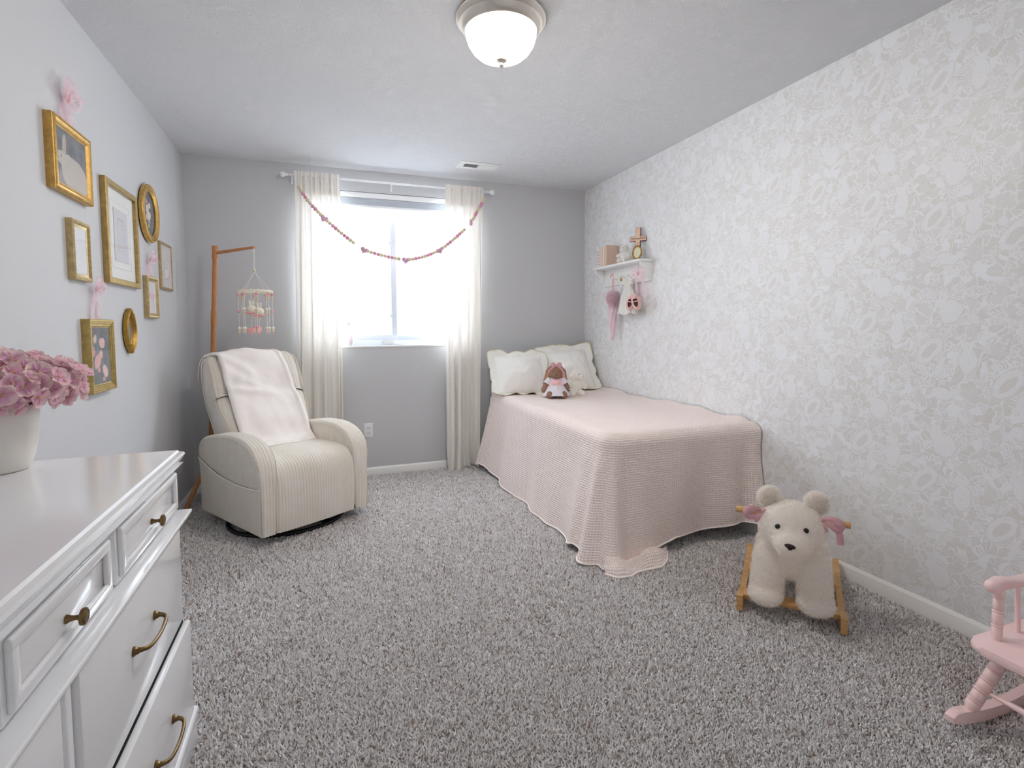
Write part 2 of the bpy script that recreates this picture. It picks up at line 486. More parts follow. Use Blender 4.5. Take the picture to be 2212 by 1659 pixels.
M_STRING = simple('white_cord', (240, 238, 232), .8)
M_SOFTBLACK = simple('black_bead', (14, 13, 13), .25)
M_BROWNNOSE = simple('dark_brown_stitching', (42, 26, 22), .7)
M_PINKPAINT = simple('pink_gloss_paint', (249, 216, 214), .28, spec=.5, coat=.2)
M_CERAMIC = simple('white_ceramic', (232, 229, 222), .5, var=.03, vscale=12, bump=.1, bscale=60)
M_CERAMIC2 = simple('blush_ceramic', (232, 222, 222), .35)

def mat_corduroy():
    mt, nt = material('cream_corduroy', (226, 218, 202), .92, spec=.12)
    co = nt.coord(); uv = nt.coord('UV'); u, v, _ = nt.sep(uv)
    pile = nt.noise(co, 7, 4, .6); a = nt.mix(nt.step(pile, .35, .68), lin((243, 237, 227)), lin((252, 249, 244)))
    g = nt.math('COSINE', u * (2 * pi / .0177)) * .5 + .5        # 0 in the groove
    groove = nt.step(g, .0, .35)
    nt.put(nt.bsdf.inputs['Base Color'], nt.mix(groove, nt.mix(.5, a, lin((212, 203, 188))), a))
    nt.put(nt.bsdf.inputs['Normal'], nt.bump(nt.math('POWER', g, .5) + nt.noise(co, 300, 2) * .25, .8, .005))
    return mt
M_CORD = mat_corduroy()

def mat_waffle():
    mt, nt = material('blush_waffle_cotton', (240, 214, 204), .92, spec=.12)
    uv = nt.coord('UV'); u, v, _ = nt.sep(uv); co = nt.coord()
    k = 2 * pi / .0125
    a = nt.math('COSINE', u * k) * .5 + .5; b = nt.math('COSINE', v * k) * .5 + .5
    ridge = a.pw(1.5).mx(b.pw(1.5))
    nt.put(nt.bsdf.inputs['Base Color'], nt.mix(nt.step(ridge, .15, .7), lin((246, 220, 210)), lin((253, 243, 239))))
    nt.put(nt.bsdf.inputs['Normal'], nt.bump(ridge + nt.noise(co, 300, 2) * .2, .75, .004))
    return mt
M_WAFFLE = mat_waffle()

def mat_gold(name, col, bead=False, spots=False, rough=.36):
    mt, nt = material(name, col, rough, metal=.85)
    co = nt.coord(); n = nt.noise(co, 45, 4, .65); a = lin(col)
    c = nt.mix(nt.step(n, .3, .75), tuple(k * .78 for k in a), tuple(min(1, k * 1.12) for k in a))
    if spots:
        s_ = nt.noise(co, 170, 3, .7)
        c = nt.mix(nt.step(s_, .60, .70) * .75, c, lin((70, 52, 28)))
    nt.put(nt.bsdf.inputs['Base Color'], c)
    nt.put(nt.bsdf.inputs['Normal'], nt.bump(nt.noise(co, 240, 3), .25, .0015))
    return mt
M_GOLD = mat_gold('gilt_gold', (204, 164, 94)); M_GOLDPALE = mat_gold('champagne_gold', (196, 174, 128))
M_GOLDLEAF = mat_gold('mottled_gold_leaf', (180, 153, 98), spots=True); M_GOLDYEL = mat_gold('satin_yellow_gold', (190, 165, 104))
M_GOLDANT = mat_gold('antique_gold', (178, 140, 68), spots=True)
M_MAT = simple('white_mat_board', (236, 236, 234), .9)
M_GLASSY, _nt = material('picture_glass', (255, 255, 255), .02)
def glass_like(mt, nt, refl=.08, tint=(1, 1, 1)):
    tr = nt.new('ShaderNodeBsdfTransparent'); tr.inputs[0].default_value = (*tint, 1)
    gl = nt.new('ShaderNodeBsdfGlossy'); gl.inputs['Roughness'].default_value = .02
    lw = nt.new('ShaderNodeLayerWeight'); lw.inputs[0].default_value = .5
    fr_ = E_(nt, lw.outputs['Facing']).pw(5.0) * .3 + refl * .5
    mx = nt.new('ShaderNodeMixShader'); nt.put(mx.inputs[0], fr_)
    nt.l.new(tr.outputs[0], mx.inputs[1]); nt.l.new(gl.outputs[0], mx.inputs[2]); nt.l.new(mx.outputs[0], nt.out.inputs[0])
glass_like(M_GLASSY, _nt, .03)

# ------------------------------------------------------------------ room shell
b = MB(); b.box((-.12, YN - .12, -.1), (W + .12, D + .2, 0)); floor = struct(b.build('floor', M_CARPETB))
b = MB(); b.box((-.12, YN - .12, H), (W + .12, D + .2, H + .1)); struct(b.build('ceiling', M_CEIL))
b = MB(); b.box((-.12, YN - .12, 0), (0, D + .2, H)); struct(b.build('wall_left', M_WALL))
b = MB(); b.box((W, YN - .12, 0), (W + .12, D + .2, H)); struct(b.build('wall_right', M_PAPER))
b = MB(); b.box((0, YN - .12, 0), (W, YN, H)); struct(b.build('wall_near', M_WHITE))
b = MB()
y0, y1 = D, D + .15
for lo, hi in (((0, y0, 0), (WX0, y1, H)), ((WX1, y0, 0), (W, y1, H)), ((WX0, y0, 0), (WX1, y1, WZ0)), ((WX0, y0, WZ1), (WX1, y1, H))):
    b.box(lo, hi)
struct(b.build('wall_far', M_WALL))
def baseboard(name, A, B, nrm):
    """profiled board from A to B; nrm points into the room"""
    A, B, n = Vector(A), Vector(B), Vector(nrm); b = MB()
    prof = [(0, 0), (.013, 0), (.013, .052), (.0105, .058), (.0105, .062), (.006, .070), (.003, .0755), (0, .0755)]
    R = [[b.v(Q + n * px + Vector((0, 0, pz))) for px, pz in prof] for Q in (A, B)]
    for i in range(len(prof) - 1): b.face([R[0][i], R[1][i], R[1][i + 1], R[0][i + 1]], True)
    b.face(R[0]); b.face(R[1][::-1])
    return struct(b.build(name, M_WHITE, sharp=25))
baseboard('baseboard_left', (0, YN, 0), (0, D, 0), (1, 0, 0))
baseboard('baseboard_right', (W, YN, 0), (W, D, 0), (-1, 0, 0))
baseboard('baseboard_far', (0, D, 0), (W, D, 0), (0, -1, 0))

# carpet pile: nobody could count it
def carpet():
    ng = {}
    def group(key, dens, k):
        g = bpy.data.node_groups.new('pile_' + key, 'GeometryNodeTree')
        g.interface.new_socket('Geometry', in_out='INPUT', socket_type='NodeSocketGeometry')
        g.interface.new_socket('Geometry', in_out='OUTPUT', socket_type='NodeSocketGeometry')
        N = g.nodes; L = g.links
        gi = N.new('NodeGroupInput'); go = N.new('NodeGroupOutput'); jn = N.new('GeometryNodeJoinGeometry')
        pos = N.new('GeometryNodeInputPosition'); sx = N.new('ShaderNodeSeparateXYZ'); L.new(pos.outputs[0], sx.inputs[0])
        dn = N.new('ShaderNodeMapRange'); L.new(sx.outputs[1], dn.inputs[0])
        dn.inputs[1].default_value = 1.6; dn.inputs[2].default_value = 3.2; dn.inputs[3].default_value = dens[0]; dn.inputs[4].default_value = dens[1]
        dp = N.new('GeometryNodeDistributePointsOnFaces'); dp.distribute_method = 'RANDOM'; L.new(dn.outputs[0], dp.inputs['Density'])
        cone = N.new('GeometryNodeMeshCone'); cone.fill_type = 'NONE'
        cone.inputs['Vertices'].default_value = 3; cone.inputs['Side Segments'].default_value = 1
        cone.inputs['Radius Top'].default_value = .0016; cone.inputs['Radius Bottom'].default_value = .0036; cone.inputs['Depth'].default_value = .013
        st = N.new('GeometryNodeSetMaterial'); st.inputs['Material'].default_value = M_PILE
        ip = N.new('GeometryNodeInstanceOnPoints')
        rv = N.new('FunctionNodeRandomValue'); rv.data_type = 'FLOAT_VECTOR'
        rv.inputs[0].default_value = (-.7, -.7, 0); rv.inputs[1].default_value = (.7, .7, 6.28)
        rs = N.new('FunctionNodeRandomValue'); rs.data_type = 'FLOAT'; rs.inputs[2].default_value = .75 * k; rs.inputs[3].default_value = 1.25 * k
        sc = N.new('ShaderNodeMapRange'); L.new(sx.outputs[1], sc.inputs[0])
        sc.inputs[1].default_value = 1.6; sc.inputs[2].default_value = 3.2; sc.inputs[3].default_value = 1.0; sc.inputs[4].default_value = 1.45
        ml = N.new('ShaderNodeMath'); ml.operation = 'MULTIPLY'; L.new(sc.outputs[0], ml.inputs[0]); L.new(rs.outputs[1], ml.inputs[1])
        L.new(gi.outputs[0], dp.inputs['Mesh']); L.new(dp.outputs['Points'], ip.inputs['Points'])
        L.new(cone.outputs['Mesh'], st.inputs['Geometry']); L.new(st.outputs[0], ip.inputs['Instance'])
        L.new(rv.outputs[0], ip.inputs['Rotation']); L.new(ml.outputs[0], ip.inputs['Scale'])
        L.new(ip.outputs[0], go.inputs[0])
        return g
    b = MB()
    # the carpet is open floor: under the dresser, the armchair and the middle of the bed no pile shows
    for q in (((.47, .55), (W - .012, .55), (W - .012, 2.35), (.47, 2.35)), ((.012, 1.66), (.47, 1.66), (.47, 2.35), (.012, 2.35)), ((.012, 2.35), (2.40, 2.35), (2.40, D - .012), (.012, D - .012)), ((2.40, 2.35), (W - .012, 2.35), (W - .012, 2.9), (2.40, 2.9))):
        b.face([b.v((x, y, .001)) for x, y in q])
    o = b.build('carpet_pile', M_PILE); o['kind'] = 'stuff'; tag(o, 'short speckled grey-beige cut pile carpet covering the floor', 'carpet')
    md = o.modifiers.new('pile', 'NODES'); md.node_group = group('near', (40000, 17000), .84)
carpet()

# ------------------------------------------------------------------ window
def window():
    w = thing('window_1', 'white vinyl sliding window', 'window', (0, 0, 0)); del w['category']; del w['label']; w['kind'] = 'structure'
    X0, X1, Z0, Z1, Y = WX0, WX1, WZ0, WZ1, D + .085
    b = MB(); t = .045
    for lo, hi in (((X0, Y, Z0), (X1, Y + .065, Z0 + t)), ((X0, Y, Z1 - t), (X1, Y + .065, Z1)), ((X0, Y, Z0 + t), (X0 + t, Y + .065, Z1 - t)), ((X1 - t, Y, Z0 + t), (X1, Y + .065, Z1 - t))):
        b.box(lo, hi, .004)
    b.build('window_frame', M_VINYL, w)
    def sash(x0, x1, y, t2, name):
        b = MB(); z0, z1 = Z0 + t - .005, Z1 - t + .005
        for lo, hi in (((x0, y, z0), (x1, y + .022, z0 + t2)), ((x0, y, z1 - t2), (x1, y + .022, z1)), ((x0, y, z0 + t2), (x0 + t2, y + .022, z1 - t2)), ((x1 - t2, y, z0 + t2), (x1, y + .022, z1 - t2))):
            b.box(lo, hi, .003)
        s = b.build(name, M_VINYL, w)
        mt, nt = material('window_glass', (255, 255, 255), .02); glass_like(mt, nt)
        g = MB(); g.box((x0 + t2, y + .009, z0 + t2), (x1 - t2, y + .013, z1 - t2)); g.build('pane', mt, s)
        return s
    s1 = sash(X0 + .03, 1.490, Y + .006, .046, 'sash'); s2 = sash(1.462, X1 - .03, Y + .032, .040, 'sash')
    for z in (1.28, 1.88):
        b = MB(); b.box((1.44, Y - .002, z), (1.453, Y + .012, z + .05), .003); b.box((1.430, Y - .004, z + .012), (1.442, Y + .006, z + .03), .003); b.build('latch', M_VINYL, s1)
    b = MB(); b.box((1.36, Y - .012, Z0 + .018), (1.455, Y + .002, Z0 + .034), .004); b.box((1.375, Y - .020, Z0 + .022), (1.405, Y - .008, Z0 + .031), .003); b.build('sash_lock', M_NICKEL, w)
    b = MB(); b.box((X0 - .0005, D - .004, Z0 - .012), (X1 + .0005, D + .086, Z0 + .003), .003); b.build('sill', M_WHITE, w)
    for x in (X0, X1):
        pass
window()
def shade():
    t = thing('window_shade', 'raised pale cellular shade across the top of the window', 'window shade')
    b = MB(); b.box((WX0 + .006, D + .006, WZ1 - .044), (WX1 - .006, D + .058, WZ1 - .002), .006); b.build('headrail', M_DOORWHITE, t)
    mt = fabric('pale_shade_fabric', (214, 218, 224), .9, 400, .2, .02, .1, transl=.25)
    b = MB()
    for k in range(7):
        z = WZ1 - .048 - k * .0075
        b.box((WX0 + .010, D + .012 + .002 * (k % 2), z - .0072), (WX1 - .010, D + .052 - .002 * (k % 2), z), .0025)
    b.build('shade_stack', mt, t)
    b = MB(); b.box((WX0 + .010, D + .010, WZ1 - .118), (WX1 - .010, D + .054, WZ1 - .100), .004); b.build('bottom_rail', M_DOORWHITE, t)
shade()

# ------------------------------------------------------------------ ceiling fixtures
def ceiling_light():
    cx, cy = 1.598, 2.036
    t = thing('ceiling_light', 'flush ceiling light with brushed nickel rim and glowing white bowl', 'ceiling light', (cx, cy, H))
    b = MB(); b.lathe([(.0, 0), (.176, 0), (.180, -.004), (.180, -.012), (.172, -.022), (.166, -.026), (.160, -.040), (.152, -.052), (.146, -.056), (.138, -.056), (.136, -.045)], 64, cap=False); b.build('rim', M_NICKEL, t, 30)
    mt, nt = material('glowing_opal_glass', (255, 250, 240), .3)
    nt.bsdf.inputs['Emission Color'].default_value = (*LAMP_COL, 1); nt.bsdf.inputs['Emission Strength'].default_value = LAMP_STRENGTH
    b = MB(); b.lathe([(.140, -.048), (.143, -.058), (.142, -.072), (.134, -.098), (.118, -.124), (.096, -.144), (.068, -.157), (.036, -.164), (.0, -.166)], 64, cap=False); b.build('glass_bowl', mt, t, 60)
    b = MB(); b.lathe([(.0, -.160), (.022, -.161), (.021, -.166), (.012, -.171), (.007, -.175), (.007, -.178), (.009, -.181), (.009, -.186), (.006, -.192), (.0, -.194)], 20, cap=False); b.build('finial', M_NICKEL, t, 40)
ceiling_light()
def vent():
    x0, x1, y0, y1 = 1.90, 2.217, 3.812, 3.982
    t = thing('ceiling_vent', 'white louvred air register set in the ceiling', 'vent', ((x0 + x1) / 2, (y0 + y1) / 2, H))
    hx, hy = (x1 - x0) / 2, (y1 - y0) / 2
    b = MB(); ix, iy = hx - .045, hy - .045
    for lo, hi in (((-hx, -hy, -.006), (hx, -iy, 0)), ((-hx, iy, -.006), (hx, hy, 0)), ((-hx, -iy, -.006), (-ix, iy, 0)), ((ix, -iy, -.006), (hx, iy, 0)), ((-.006, -iy, -.006), (.006, iy, 0))): b.box(lo, hi, .002, 1)
    b.box((ix + .012, -.03, -.0075), (ix + .017, -.012, -.005)); b.box((ix + .012, .005, -.0075), (ix + .017, .023, -.005))
    b.build('register_frame', M_WHITE, t)
    b = MB(); b.box((-ix, -iy, -.0012), (ix, iy, -.0005)); b.build('duct_shade', M_DARK, t)  # thin black sheet behind the slats, painted shade of the duct opening
    s = MB(); s.box((-.0048, -iy, -.0004), (.0048, iy, .0004), M=TR(0, 0, -.0045) @ RY(-42)); sl = s.build('slat', M_WHITE, t, 0)
    k = 0; xs = [-ix + .006 + i * .0095 for i in range(int((ix - .008) / .0095) + 1) if -ix + .006 + i * .0095 < -.008]
    first = True
    for sgn in (1, -1):
        for x in xs:
            if first: sl.location = (x, 0, 0); first = False; continue
            c = copy_to(sl, t, location=(x if sgn == 1 else -x, 0, 0)); c.rotation_euler = (0, 0, 0 if sgn == 1 else pi)
vent()
def outlet():
    t = thing('wall_outlet', 'white duplex power outlet on the wall below the window', 'outlet', (1.231, D, .38))
    b = MB(); b.box((-.035, -.006, -.0575), (.035, 0, .0575), .003); b.build('cover_plate', M_DOORWHITE, t)
    for s in (-1, 1):
        b = MB(); b.box((-.017, -.009, s * .021 - .014), (.017, -.004, s * .021 + .014), .004); r = b.build('receptacle', M_DOORWHITE, t)
        b = MB()
        for x in (-.0065, .0065): b.box((x - .0012, -.0096, s * .021 - .002), (x + .0012, -.0085, s * .021 + .007))
        b.box((-.002, -.0096, s * .021 - .010), (.002, -.0085, s * .021 - .006)); b.build('slots', M_DARK, r, 0)
outlet()

# ------------------------------------------------------------------ dresser
def wb(root):
    b = MB(); b.M = root.matrix_basis.inverted(); return b
def bar_pull(parent, y, z, x, L=.145, inv=None):
    b = MB(); b.M = inv
    pts = catmull([(x, y - L / 2, z), (x + .016, y - L / 2 + .002, z), (x + .028, y - L / 2 + .018, z - .002), (x + .032, y, z - .004), (x + .028, y + L / 2 - .018, z - .002), (x + .016, y + L / 2 - .002, z), (x, y + L / 2, z)], 6)
    n = len(pts); b.tube(pts, [.0062 - .0022 * sin(pi * i / (n - 1)) for i in range(n)], 10)
    for s in (-1, 1):
        b.lathe([(.0, 0), (.0105, 0), (.0105, .003), (.008, .005), (.0065, .010)], 14, M=TR(x, y + s * L / 2, z) @ RY(90), cap=False)
    return b.build('bar_handle', M_BRASS, parent)
def knob(parent, y, z, x, inv):
    b = MB(); b.M = inv
    b.lathe([(.0, 0), (.0085, 0), (.0085, .002), (.006, .006), (.0045, .012), (.0045, .017), (.009, .0195), (.0155, .022), (.0165, .025), (.0155, .028), (.012, .0295), (.0115, .0285), (.006, .0295), (.0, .0298)], 20, M=TR(x, y, z) @ RY(90) @ Matrix.Diagonal((.86, .86, .95, 1)), cap=False)
    return b.build('knob', M_BRASS, parent, 30)
def dresser():
    t = thing('dresser', 'long white painted dresser with brass pulls standing along the frame wall', 'dresser', (.26, .985, 0))
    inv = t.matrix_basis.inverted()
    Y0, Y1 = .30, 1.655
    b = wb(t); b.box((.015, Y0, .03), (.478, Y1 + .025, .835), .003); b.build('body', M_GLOSSWHITE, t)
    # top with an ogee edge
    b = wb(t); prof = [(0, .822), (-.010, .824), (-.004, .832), (.0, .838), (.004, .846), (.001, .852), (-.008, .855), (-.012, .860)]
    x0, x1, y0, y1 = .012, .506, .27, 1.712
    R = []
    for o, z in prof: R.append([b.v(p) for p in ((x0, y0 - o, z), (x1 + o, y0 - o, z), (x1 + o, y1 + o, z), (x0, y1 + o, z))])
    for A, B_ in zip(R, R[1:]):
        for k in range(3): b.face([A[k], A[k + 1], B_[k + 1], B_[k]])
        b.face([A[3], A[0], B_[0], B_[3]])
    b.face(R[-1], False); b.face(R[0][::-1], False); b.build('top', M_GLOSSWHITE, t, 30)
    # tier one: framed drawers with knobs
    for (a, c, knobs) in ((1.228, 1.690, [1.462]), (.825, 1.196, [1.010]), (.330, .793, [.56])):
        b = wb(t); z0, z1 = .690, .812
        b.box((.47, a, z0), (.488, c, z1), .0025)
        fr = .022
        i0, i1, j0, j1 = a + .012, c - .012, z0 + .010, z1 - .010
        for lo, hi in (((.487, i0, j0), (.497, i1, j0 + fr)), ((.487, i0, j1 - fr), (.497, i1, j1)), ((.487, i0, j0 + fr * .6), (.497, i0 + fr, j1 - fr * .6)), ((.487, i1 - fr, j0 + fr * .6), (.497, i1, j1 - fr * .6))):
            b.box(lo, hi, .0045, 3)
        d = b.build('drawer', M_GLOSSWHITE, t)
        for k in knobs: knob(d, k, .738, .488, inv)
    b = wb(t)
    for z0, z1, x in ((.655, .664, .508), (.664, .676, .516), (.676, .687, .524)): b.box((.46, Y0 - .012 + (.524 - x), z0), (x, Y1 + .050 - (.524 - x), z1), .004, 3)
    b.build('ledge_moulding', M_GLOSSWHITE, t)
    for (a, c) in ((1.004, Y1 - .003), (.303, .943)):
        b = wb(t); b.box((.46, a, .392), (.503, c, .652), .004, 3); d = b.build('drawer', M_GLOSSWHITE, t)
        bar_pull(d, (a + c) / 2 - .005, .536, .503, inv=inv)
        b = wb(t); b.box((.502, a, .118), (.519, c, .385), .003, 3); d = b.build('drawer', M_GLOSSWHITE, t)
        bar_pull(d, (a + c) / 2 + .04, .245, .519, inv=inv)
    b = wb(t); b.box((.47, .950, .11), (.494, .998, .655), .003); b.box((.48, .962, .112), (.500, .986, .653), .005, 3); b.build('centre_stile', M_GLOSSWHITE, t)
    b = wb(t); b.box((.470, Y0 + .01, .125), (.501, Y1 - .005, .388)); b.build('drawer_gap_shade', M_DARK, t)  # solid black filler, puts the shade inside the open drawer into colour
    b = wb(t); b.box((.012, Y0 - .012, .0), (.518, Y1 + .030, .085), .004); b.box((.012, Y0 - .012, .082), (.524, Y1 + .034, .112), .010, 4); b.build('plinth', M_GLOSSWHITE, t)
dresser()

# ------------------------------------------------------------------ hydrangeas in a white pot
VX, VY, VZ = .135, 1.61, .860
def flower_pot():
    b = MB(); b.lathe([(.0, .0), (.056, .0), (.062, .004), (.071, .03), (.078, .065), (.082, .10), (.084, .135), (.084, .158), (.082, .161), (.079, .158), (.079, .13), (.0, .125)], 48, cap=False)
    o = b.build('flower_pot', M_CERAMIC, None, 40); o.location = (VX, VY, VZ)
    tag(o, 'round matte white pot on the dresser holding pink hydrangeas', 'flower pot')
flower_pot()
def hydrangea():
    t = thing('hydrangea_bouquet', 'dense mop of pink artificial hydrangeas in the white pot', 'flowers', (VX, VY, VZ + .126))
    def petal_mat(name, a, b_):
        mt, nt = material(name, a, .7, spec=.2, sheen=.2); u, v, _ = nt.sep(nt.coord('UV')); r = E_(nt, nt.new('ShaderNodeObjectInfo').outputs['Random'])
        inner = nt.mix(r, lin(a), lin((236, 176, 206))); edge = nt.mix(r, lin(b_), lin((246, 214, 222)))
        nt.put(nt.bsdf.inputs['Base Color'], nt.mix(nt.step(v, .10, .85), inner, edge))
        tr = nt.new('ShaderNodeBsdfTranslucent'); tr.inputs[0].default_value = (*lin(b_), 1)
        mx = nt.new('ShaderNodeMixShader'); mx.inputs[0].default_value = .2
        nt.l.new(nt.bsdf.outputs[0], mx.inputs[1]); nt.l.new(tr.outputs[0], mx.inputs[2]); nt.l.new(mx.outputs[0], nt.out.inputs[0])
        return mt
    mt = petal_mat('hydrangea_petal', (222, 166, 206), (252, 234, 226))
    gold = simple('flower_centre_yellow', (206, 170, 96), .6); green = simple('stem_green', (96, 110, 64), .7)
    rnd = random.Random(11); protos = []
    for k in range(5):
        b = MB()
        for q in range(4):
            a = q * pi / 2 + rnd.uniform(-.15, .15); wdt = rnd.uniform(.85, 1.1); cup = rnd.uniform(.15, .6)
            def fn(u, v, a=a, wdt=wdt, cup=cup):
                r = .002 + .024 * v; hw = .0165 * wdt * sin(pi * min(1, v * .78 + .14)) ** .8
                x = r; y = (u - .5) * 2 * hw; z = cup * .018 * v * v + .006 * (abs(u - .5) * 2) ** 2 - .003 * v
                if v > .85: x -= .003 * (abs(u - .5) * 2) ** 2
                return (x * cos(a) - y * sin(a), x * sin(a) + y * cos(a), z + .0008 * q)
            b.grid(fn, 4, 5, uvf=lambda u, v: (u, v))
        me = bpy.data.meshes.new('floret'); b.bm.to_mesh(me); b.bm.free(); me.materials.append(mt)
        for p in me.polygons: p.use_smooth = True
        protos.append(me)
    b = MB(); b.ball((0, 0, .003), .0034, 8, 6); cm = bpy.data.meshes.new('flower_centre'); b.bm.to_mesh(cm); b.bm.free(); cm.materials.append(gold)
    # dome core
    mt2 = simple('inner_sepals', (196, 140, 160), .9, var=.3, vscale=80)
    b = MB(); b.ball((0, 0, .085), (.135, .135, .055), 24, 14); b.build('flower_core', mt2, t)
    b = MB()
    for k in range(9):
        a = k * .7; b.tube([(.01 * cos(a), .01 * sin(a), .0), (.03 * cos(a), .03 * sin(a), .03), (.06 * cos(a), .06 * sin(a), .08)], .002, 6)
    b.build('stems', green, t)
    N = 165
    for i in range(N):
        f = (i + .5) / N; ph = i * 2.39996
        zc = 1 - 1.62 * f; r = sqrt(max(0, 1 - zc * zc))
        n = Vector((r * cos(ph), r * sin(ph), zc)); jit = rnd.uniform(.9, 1.12)
        p = Vector((n.x * .158 * jit, n.y * .158 * jit, .085 + n.z * .068 * jit + rnd.uniform(-.006, .006)))
        if zc < -.25: p.x *= 1.02; p.y *= 1.02; p.z -= .004
        nn = Vector((n.x * .8, n.y * .8, n.z * 1.3 + .1)) + Vector((rnd.gauss(0, .28), rnd.gauss(0, .28), rnd.gauss(0, .28)))
        o = bpy.data.objects.new('floret', protos[i % 5]); COL.objects.link(o); o.parent = t
        q = nn.to_track_quat('Z', 'Y'); o.rotation_mode = 'QUATERNION'
        from mathutils import Quaternion
        o.rotation_quaternion = q @ Quaternion((0, 0, 1), rnd.uniform(0, 6.28)); o.location = p
        s = rnd.uniform(.85, 1.15); o.scale = (s, s, s)
        c = bpy.data.objects.new('flower_centre', cm); COL.objects.link(c); c.parent = o
hydrangea()

# ------------------------------------------------------------------ framed pictures on the left wall
def rect_ring(b, y0, y1, z0, z1, prof, mi=0):
    """picture-frame moulding: prof = list of (inset, x height)"""
    R = [[b.v((x, y0 + i, z0 + i)) for i, x in ()] for _ in ()]
    R = []
    for i, x in prof: R.append([b.v(p) for p in ((x, y0 + i, z0 + i), (x, y1 - i, z0 + i), (x, y1 - i, z1 - i), (x, y0 + i, z1 - i))])
    for A, B_ in zip(R, R[1:]):
        for k in range(4): b.face([A[k], A[(k + 1) % 4], B_[(k + 1) % 4], B_[k]], False, mi=mi)
def beads_rect(b, y0, y1, z0, z1, i, x, r, step, mi=0, flat=.7):
    pts = []
    def run(A, B_):
        n = max(2, int((B_ - A).length / step))
        for k in range(n): pts.append(A.lerp(B_, k / n))
    c = [Vector(p) for p in ((x, y0 + i, z0 + i), (x, y1 - i, z0 + i), (x, y1 - i, z1 - i), (x, y0 + i, z1 - i))]
    for k in range(4): run(c[k], c[(k + 1) % 4])
    for p in pts: b.ball(p, (r * flat, r, r), 6, 4, mi=mi)

def art(name, fn):
    """flat print: fn(nt, p) -> colour; p runs 0..1 across (left to right) and up"""
    mt, nt = material(name, (200, 200, 200), .6)
    u, v, _ = nt.sep(nt.coord('UV')); p = nt.comb(u, v, 0.0)
    nt.put(nt.bsdf.inputs['Base Color'], fn(nt, p, u, v)); return mt
def art_rabbit(nt, p, u, v):
    n = nt.noise(p, 5, 4, .6); w = nt.vadd(p, nt.vscale(nt.vadd(nt.noise(p, 7, 3, .6, out=1), (.5, .5, .5), 'SUBTRACT'), .07))
    c = nt.mix(nt.step(n, .3, .7), lin((92, 92, 98)), lin((124, 122, 126)))
    c = nt.mix(1.0 - nt.step(v + n * .12, .22, .34), c, lin((150, 144, 142)))
    body = nt.ell(w, .60, .24, .46, .34, -8).mn(nt.ell(w, .20, .47, .17, .135, 12)).mn(nt.ell(w, .38, .40, .2, .2, 0)).mn(nt.ell(w, .275, .73, .058, .20, -6))
    fur = nt.noise(w, 40, 3, .6)
    c = nt.mix(1.0 - nt.step(body, .93, 1.02), c, nt.mix(fur, lin((166, 156, 148)), lin((206, 198, 188))))
    c = nt.mix(1.0 - nt.step(nt.ell(w, .278, .72, .03, .15, -6), .7, 1.0), c, lin((184, 156, 142)))
    c = nt.mix(1.0 - nt.step(nt.ell(w, .17, .50, .022, .022, 0), .8, 1.0), c, lin((60, 52, 52)))
    return nt.mix((1.0 - nt.step(nt.ell(w, .07, .44, .018, .014, 0), .8, 1.0)) * .7, c, lin((140, 110, 104)))
def flowers_art(blobs, bg=(96, 98, 104)):
    def fn(nt, p, u, v):
        n = nt.noise(p, 4, 4, .6); w = nt.vadd(p, nt.vscale(nt.vadd(nt.noise(p, 9, 3, .6, out=1), (.5, .5, .5), 'SUBTRACT'), .10))
        c = nt.mix(nt.step(n, .3, .7), lin(tuple(k * .82 for k in bg)), lin(tuple(min(255, k * 1.12) for k in bg)))
        lf = nt.noise(p, 14, 3, .6); c = nt.mix(nt.step(lf, .55, .65) * .5, c, lin((84, 88, 76)))
        for (x, y, r1, r2, rot, col) in blobs:
            e = nt.ell(w, x, y, r1, r2, rot); pet = nt.wave(nt.vadd(w, (-x, -y, 0.0)), 6, 9, 3, 3, kind='RINGS')
            c = nt.mix(1.0 - nt.step(e, .8, 1.05), c, nt.mix(pet, lin(tuple(k * .88 for k in col)), lin(col)))
        return c
    return fn
ROSES = [(.30, .40, .20, .13, 20, (226, 168, 168)), (.58, .72, .17, .10, 0, (228, 186, 182)), (.50, .52, .11, .08, 0, (232, 178, 176)), (.20, .80, .10, .08, 30, (222, 190, 170)), (.70, .22, .16, .11, -25, (234, 196, 190)), (.35, .24, .08, .05, 0, (210, 156, 152)), (.10, .58, .10, .09, 0, (200, 140, 140)), (.62, .07, .10, .05, 0, (196, 150, 140))]
OVALF = [(.45, .60, .13, .10, 0, (222, 204, 196)), (.56, .46, .15, .10, 20, (232, 216, 208)), (.40, .42, .11, .08, 0, (214, 190, 184)), (.62, .70, .09, .07, 0, (226, 206, 196)), (.40, .76, .07, .06, 0, (196, 140, 134)), (.52, .24, .06, .05, 0, (196, 180, 120)), (.56, .33, .06, .04, 0, (206, 190, 180))]
def art_script(nt, p, u, v):
    row = (v * 26.0); fr = row.md(1.0); r = row.fl()
    n = nt.noise(nt.comb(u * 55.0, r * 7.3, 0.0), 1.0, 2, .7)
    word = nt.noise(nt.comb(u * 9.0, r * 3.7, 0.0), 1.0, 1, .5)
    ink = nt.step(n, .45, .6) * nt.step(fr, .25, .4) * (1.0 - nt.step(fr, .62, .75)) * nt.step(word, .36, .42)
    area = u.gt(.13) * u.lt(.87) * v.gt(.14) * v.lt(.76)
    head = nt.step(nt.noise(nt.comb(u * 26.0, v * 12.0, 0.0), 1.0, 2, .6), .46, .58) * u.gt(.25) * u.lt(.75) * v.gt(.79) * v.lt(.84)
    sign = nt.step(nt.noise(nt.comb(u * 40.0, v * 40.0, 0.0), 1.0, 2, .6), .5, .6) * u.gt(.42) * u.lt(.60) * v.gt(.065) * v.lt(.09)
    k = (ink * area).mx(head).mx(sign)
    return nt.mix(k * .62, lin((214, 212, 216)), lin((120, 112, 116)))
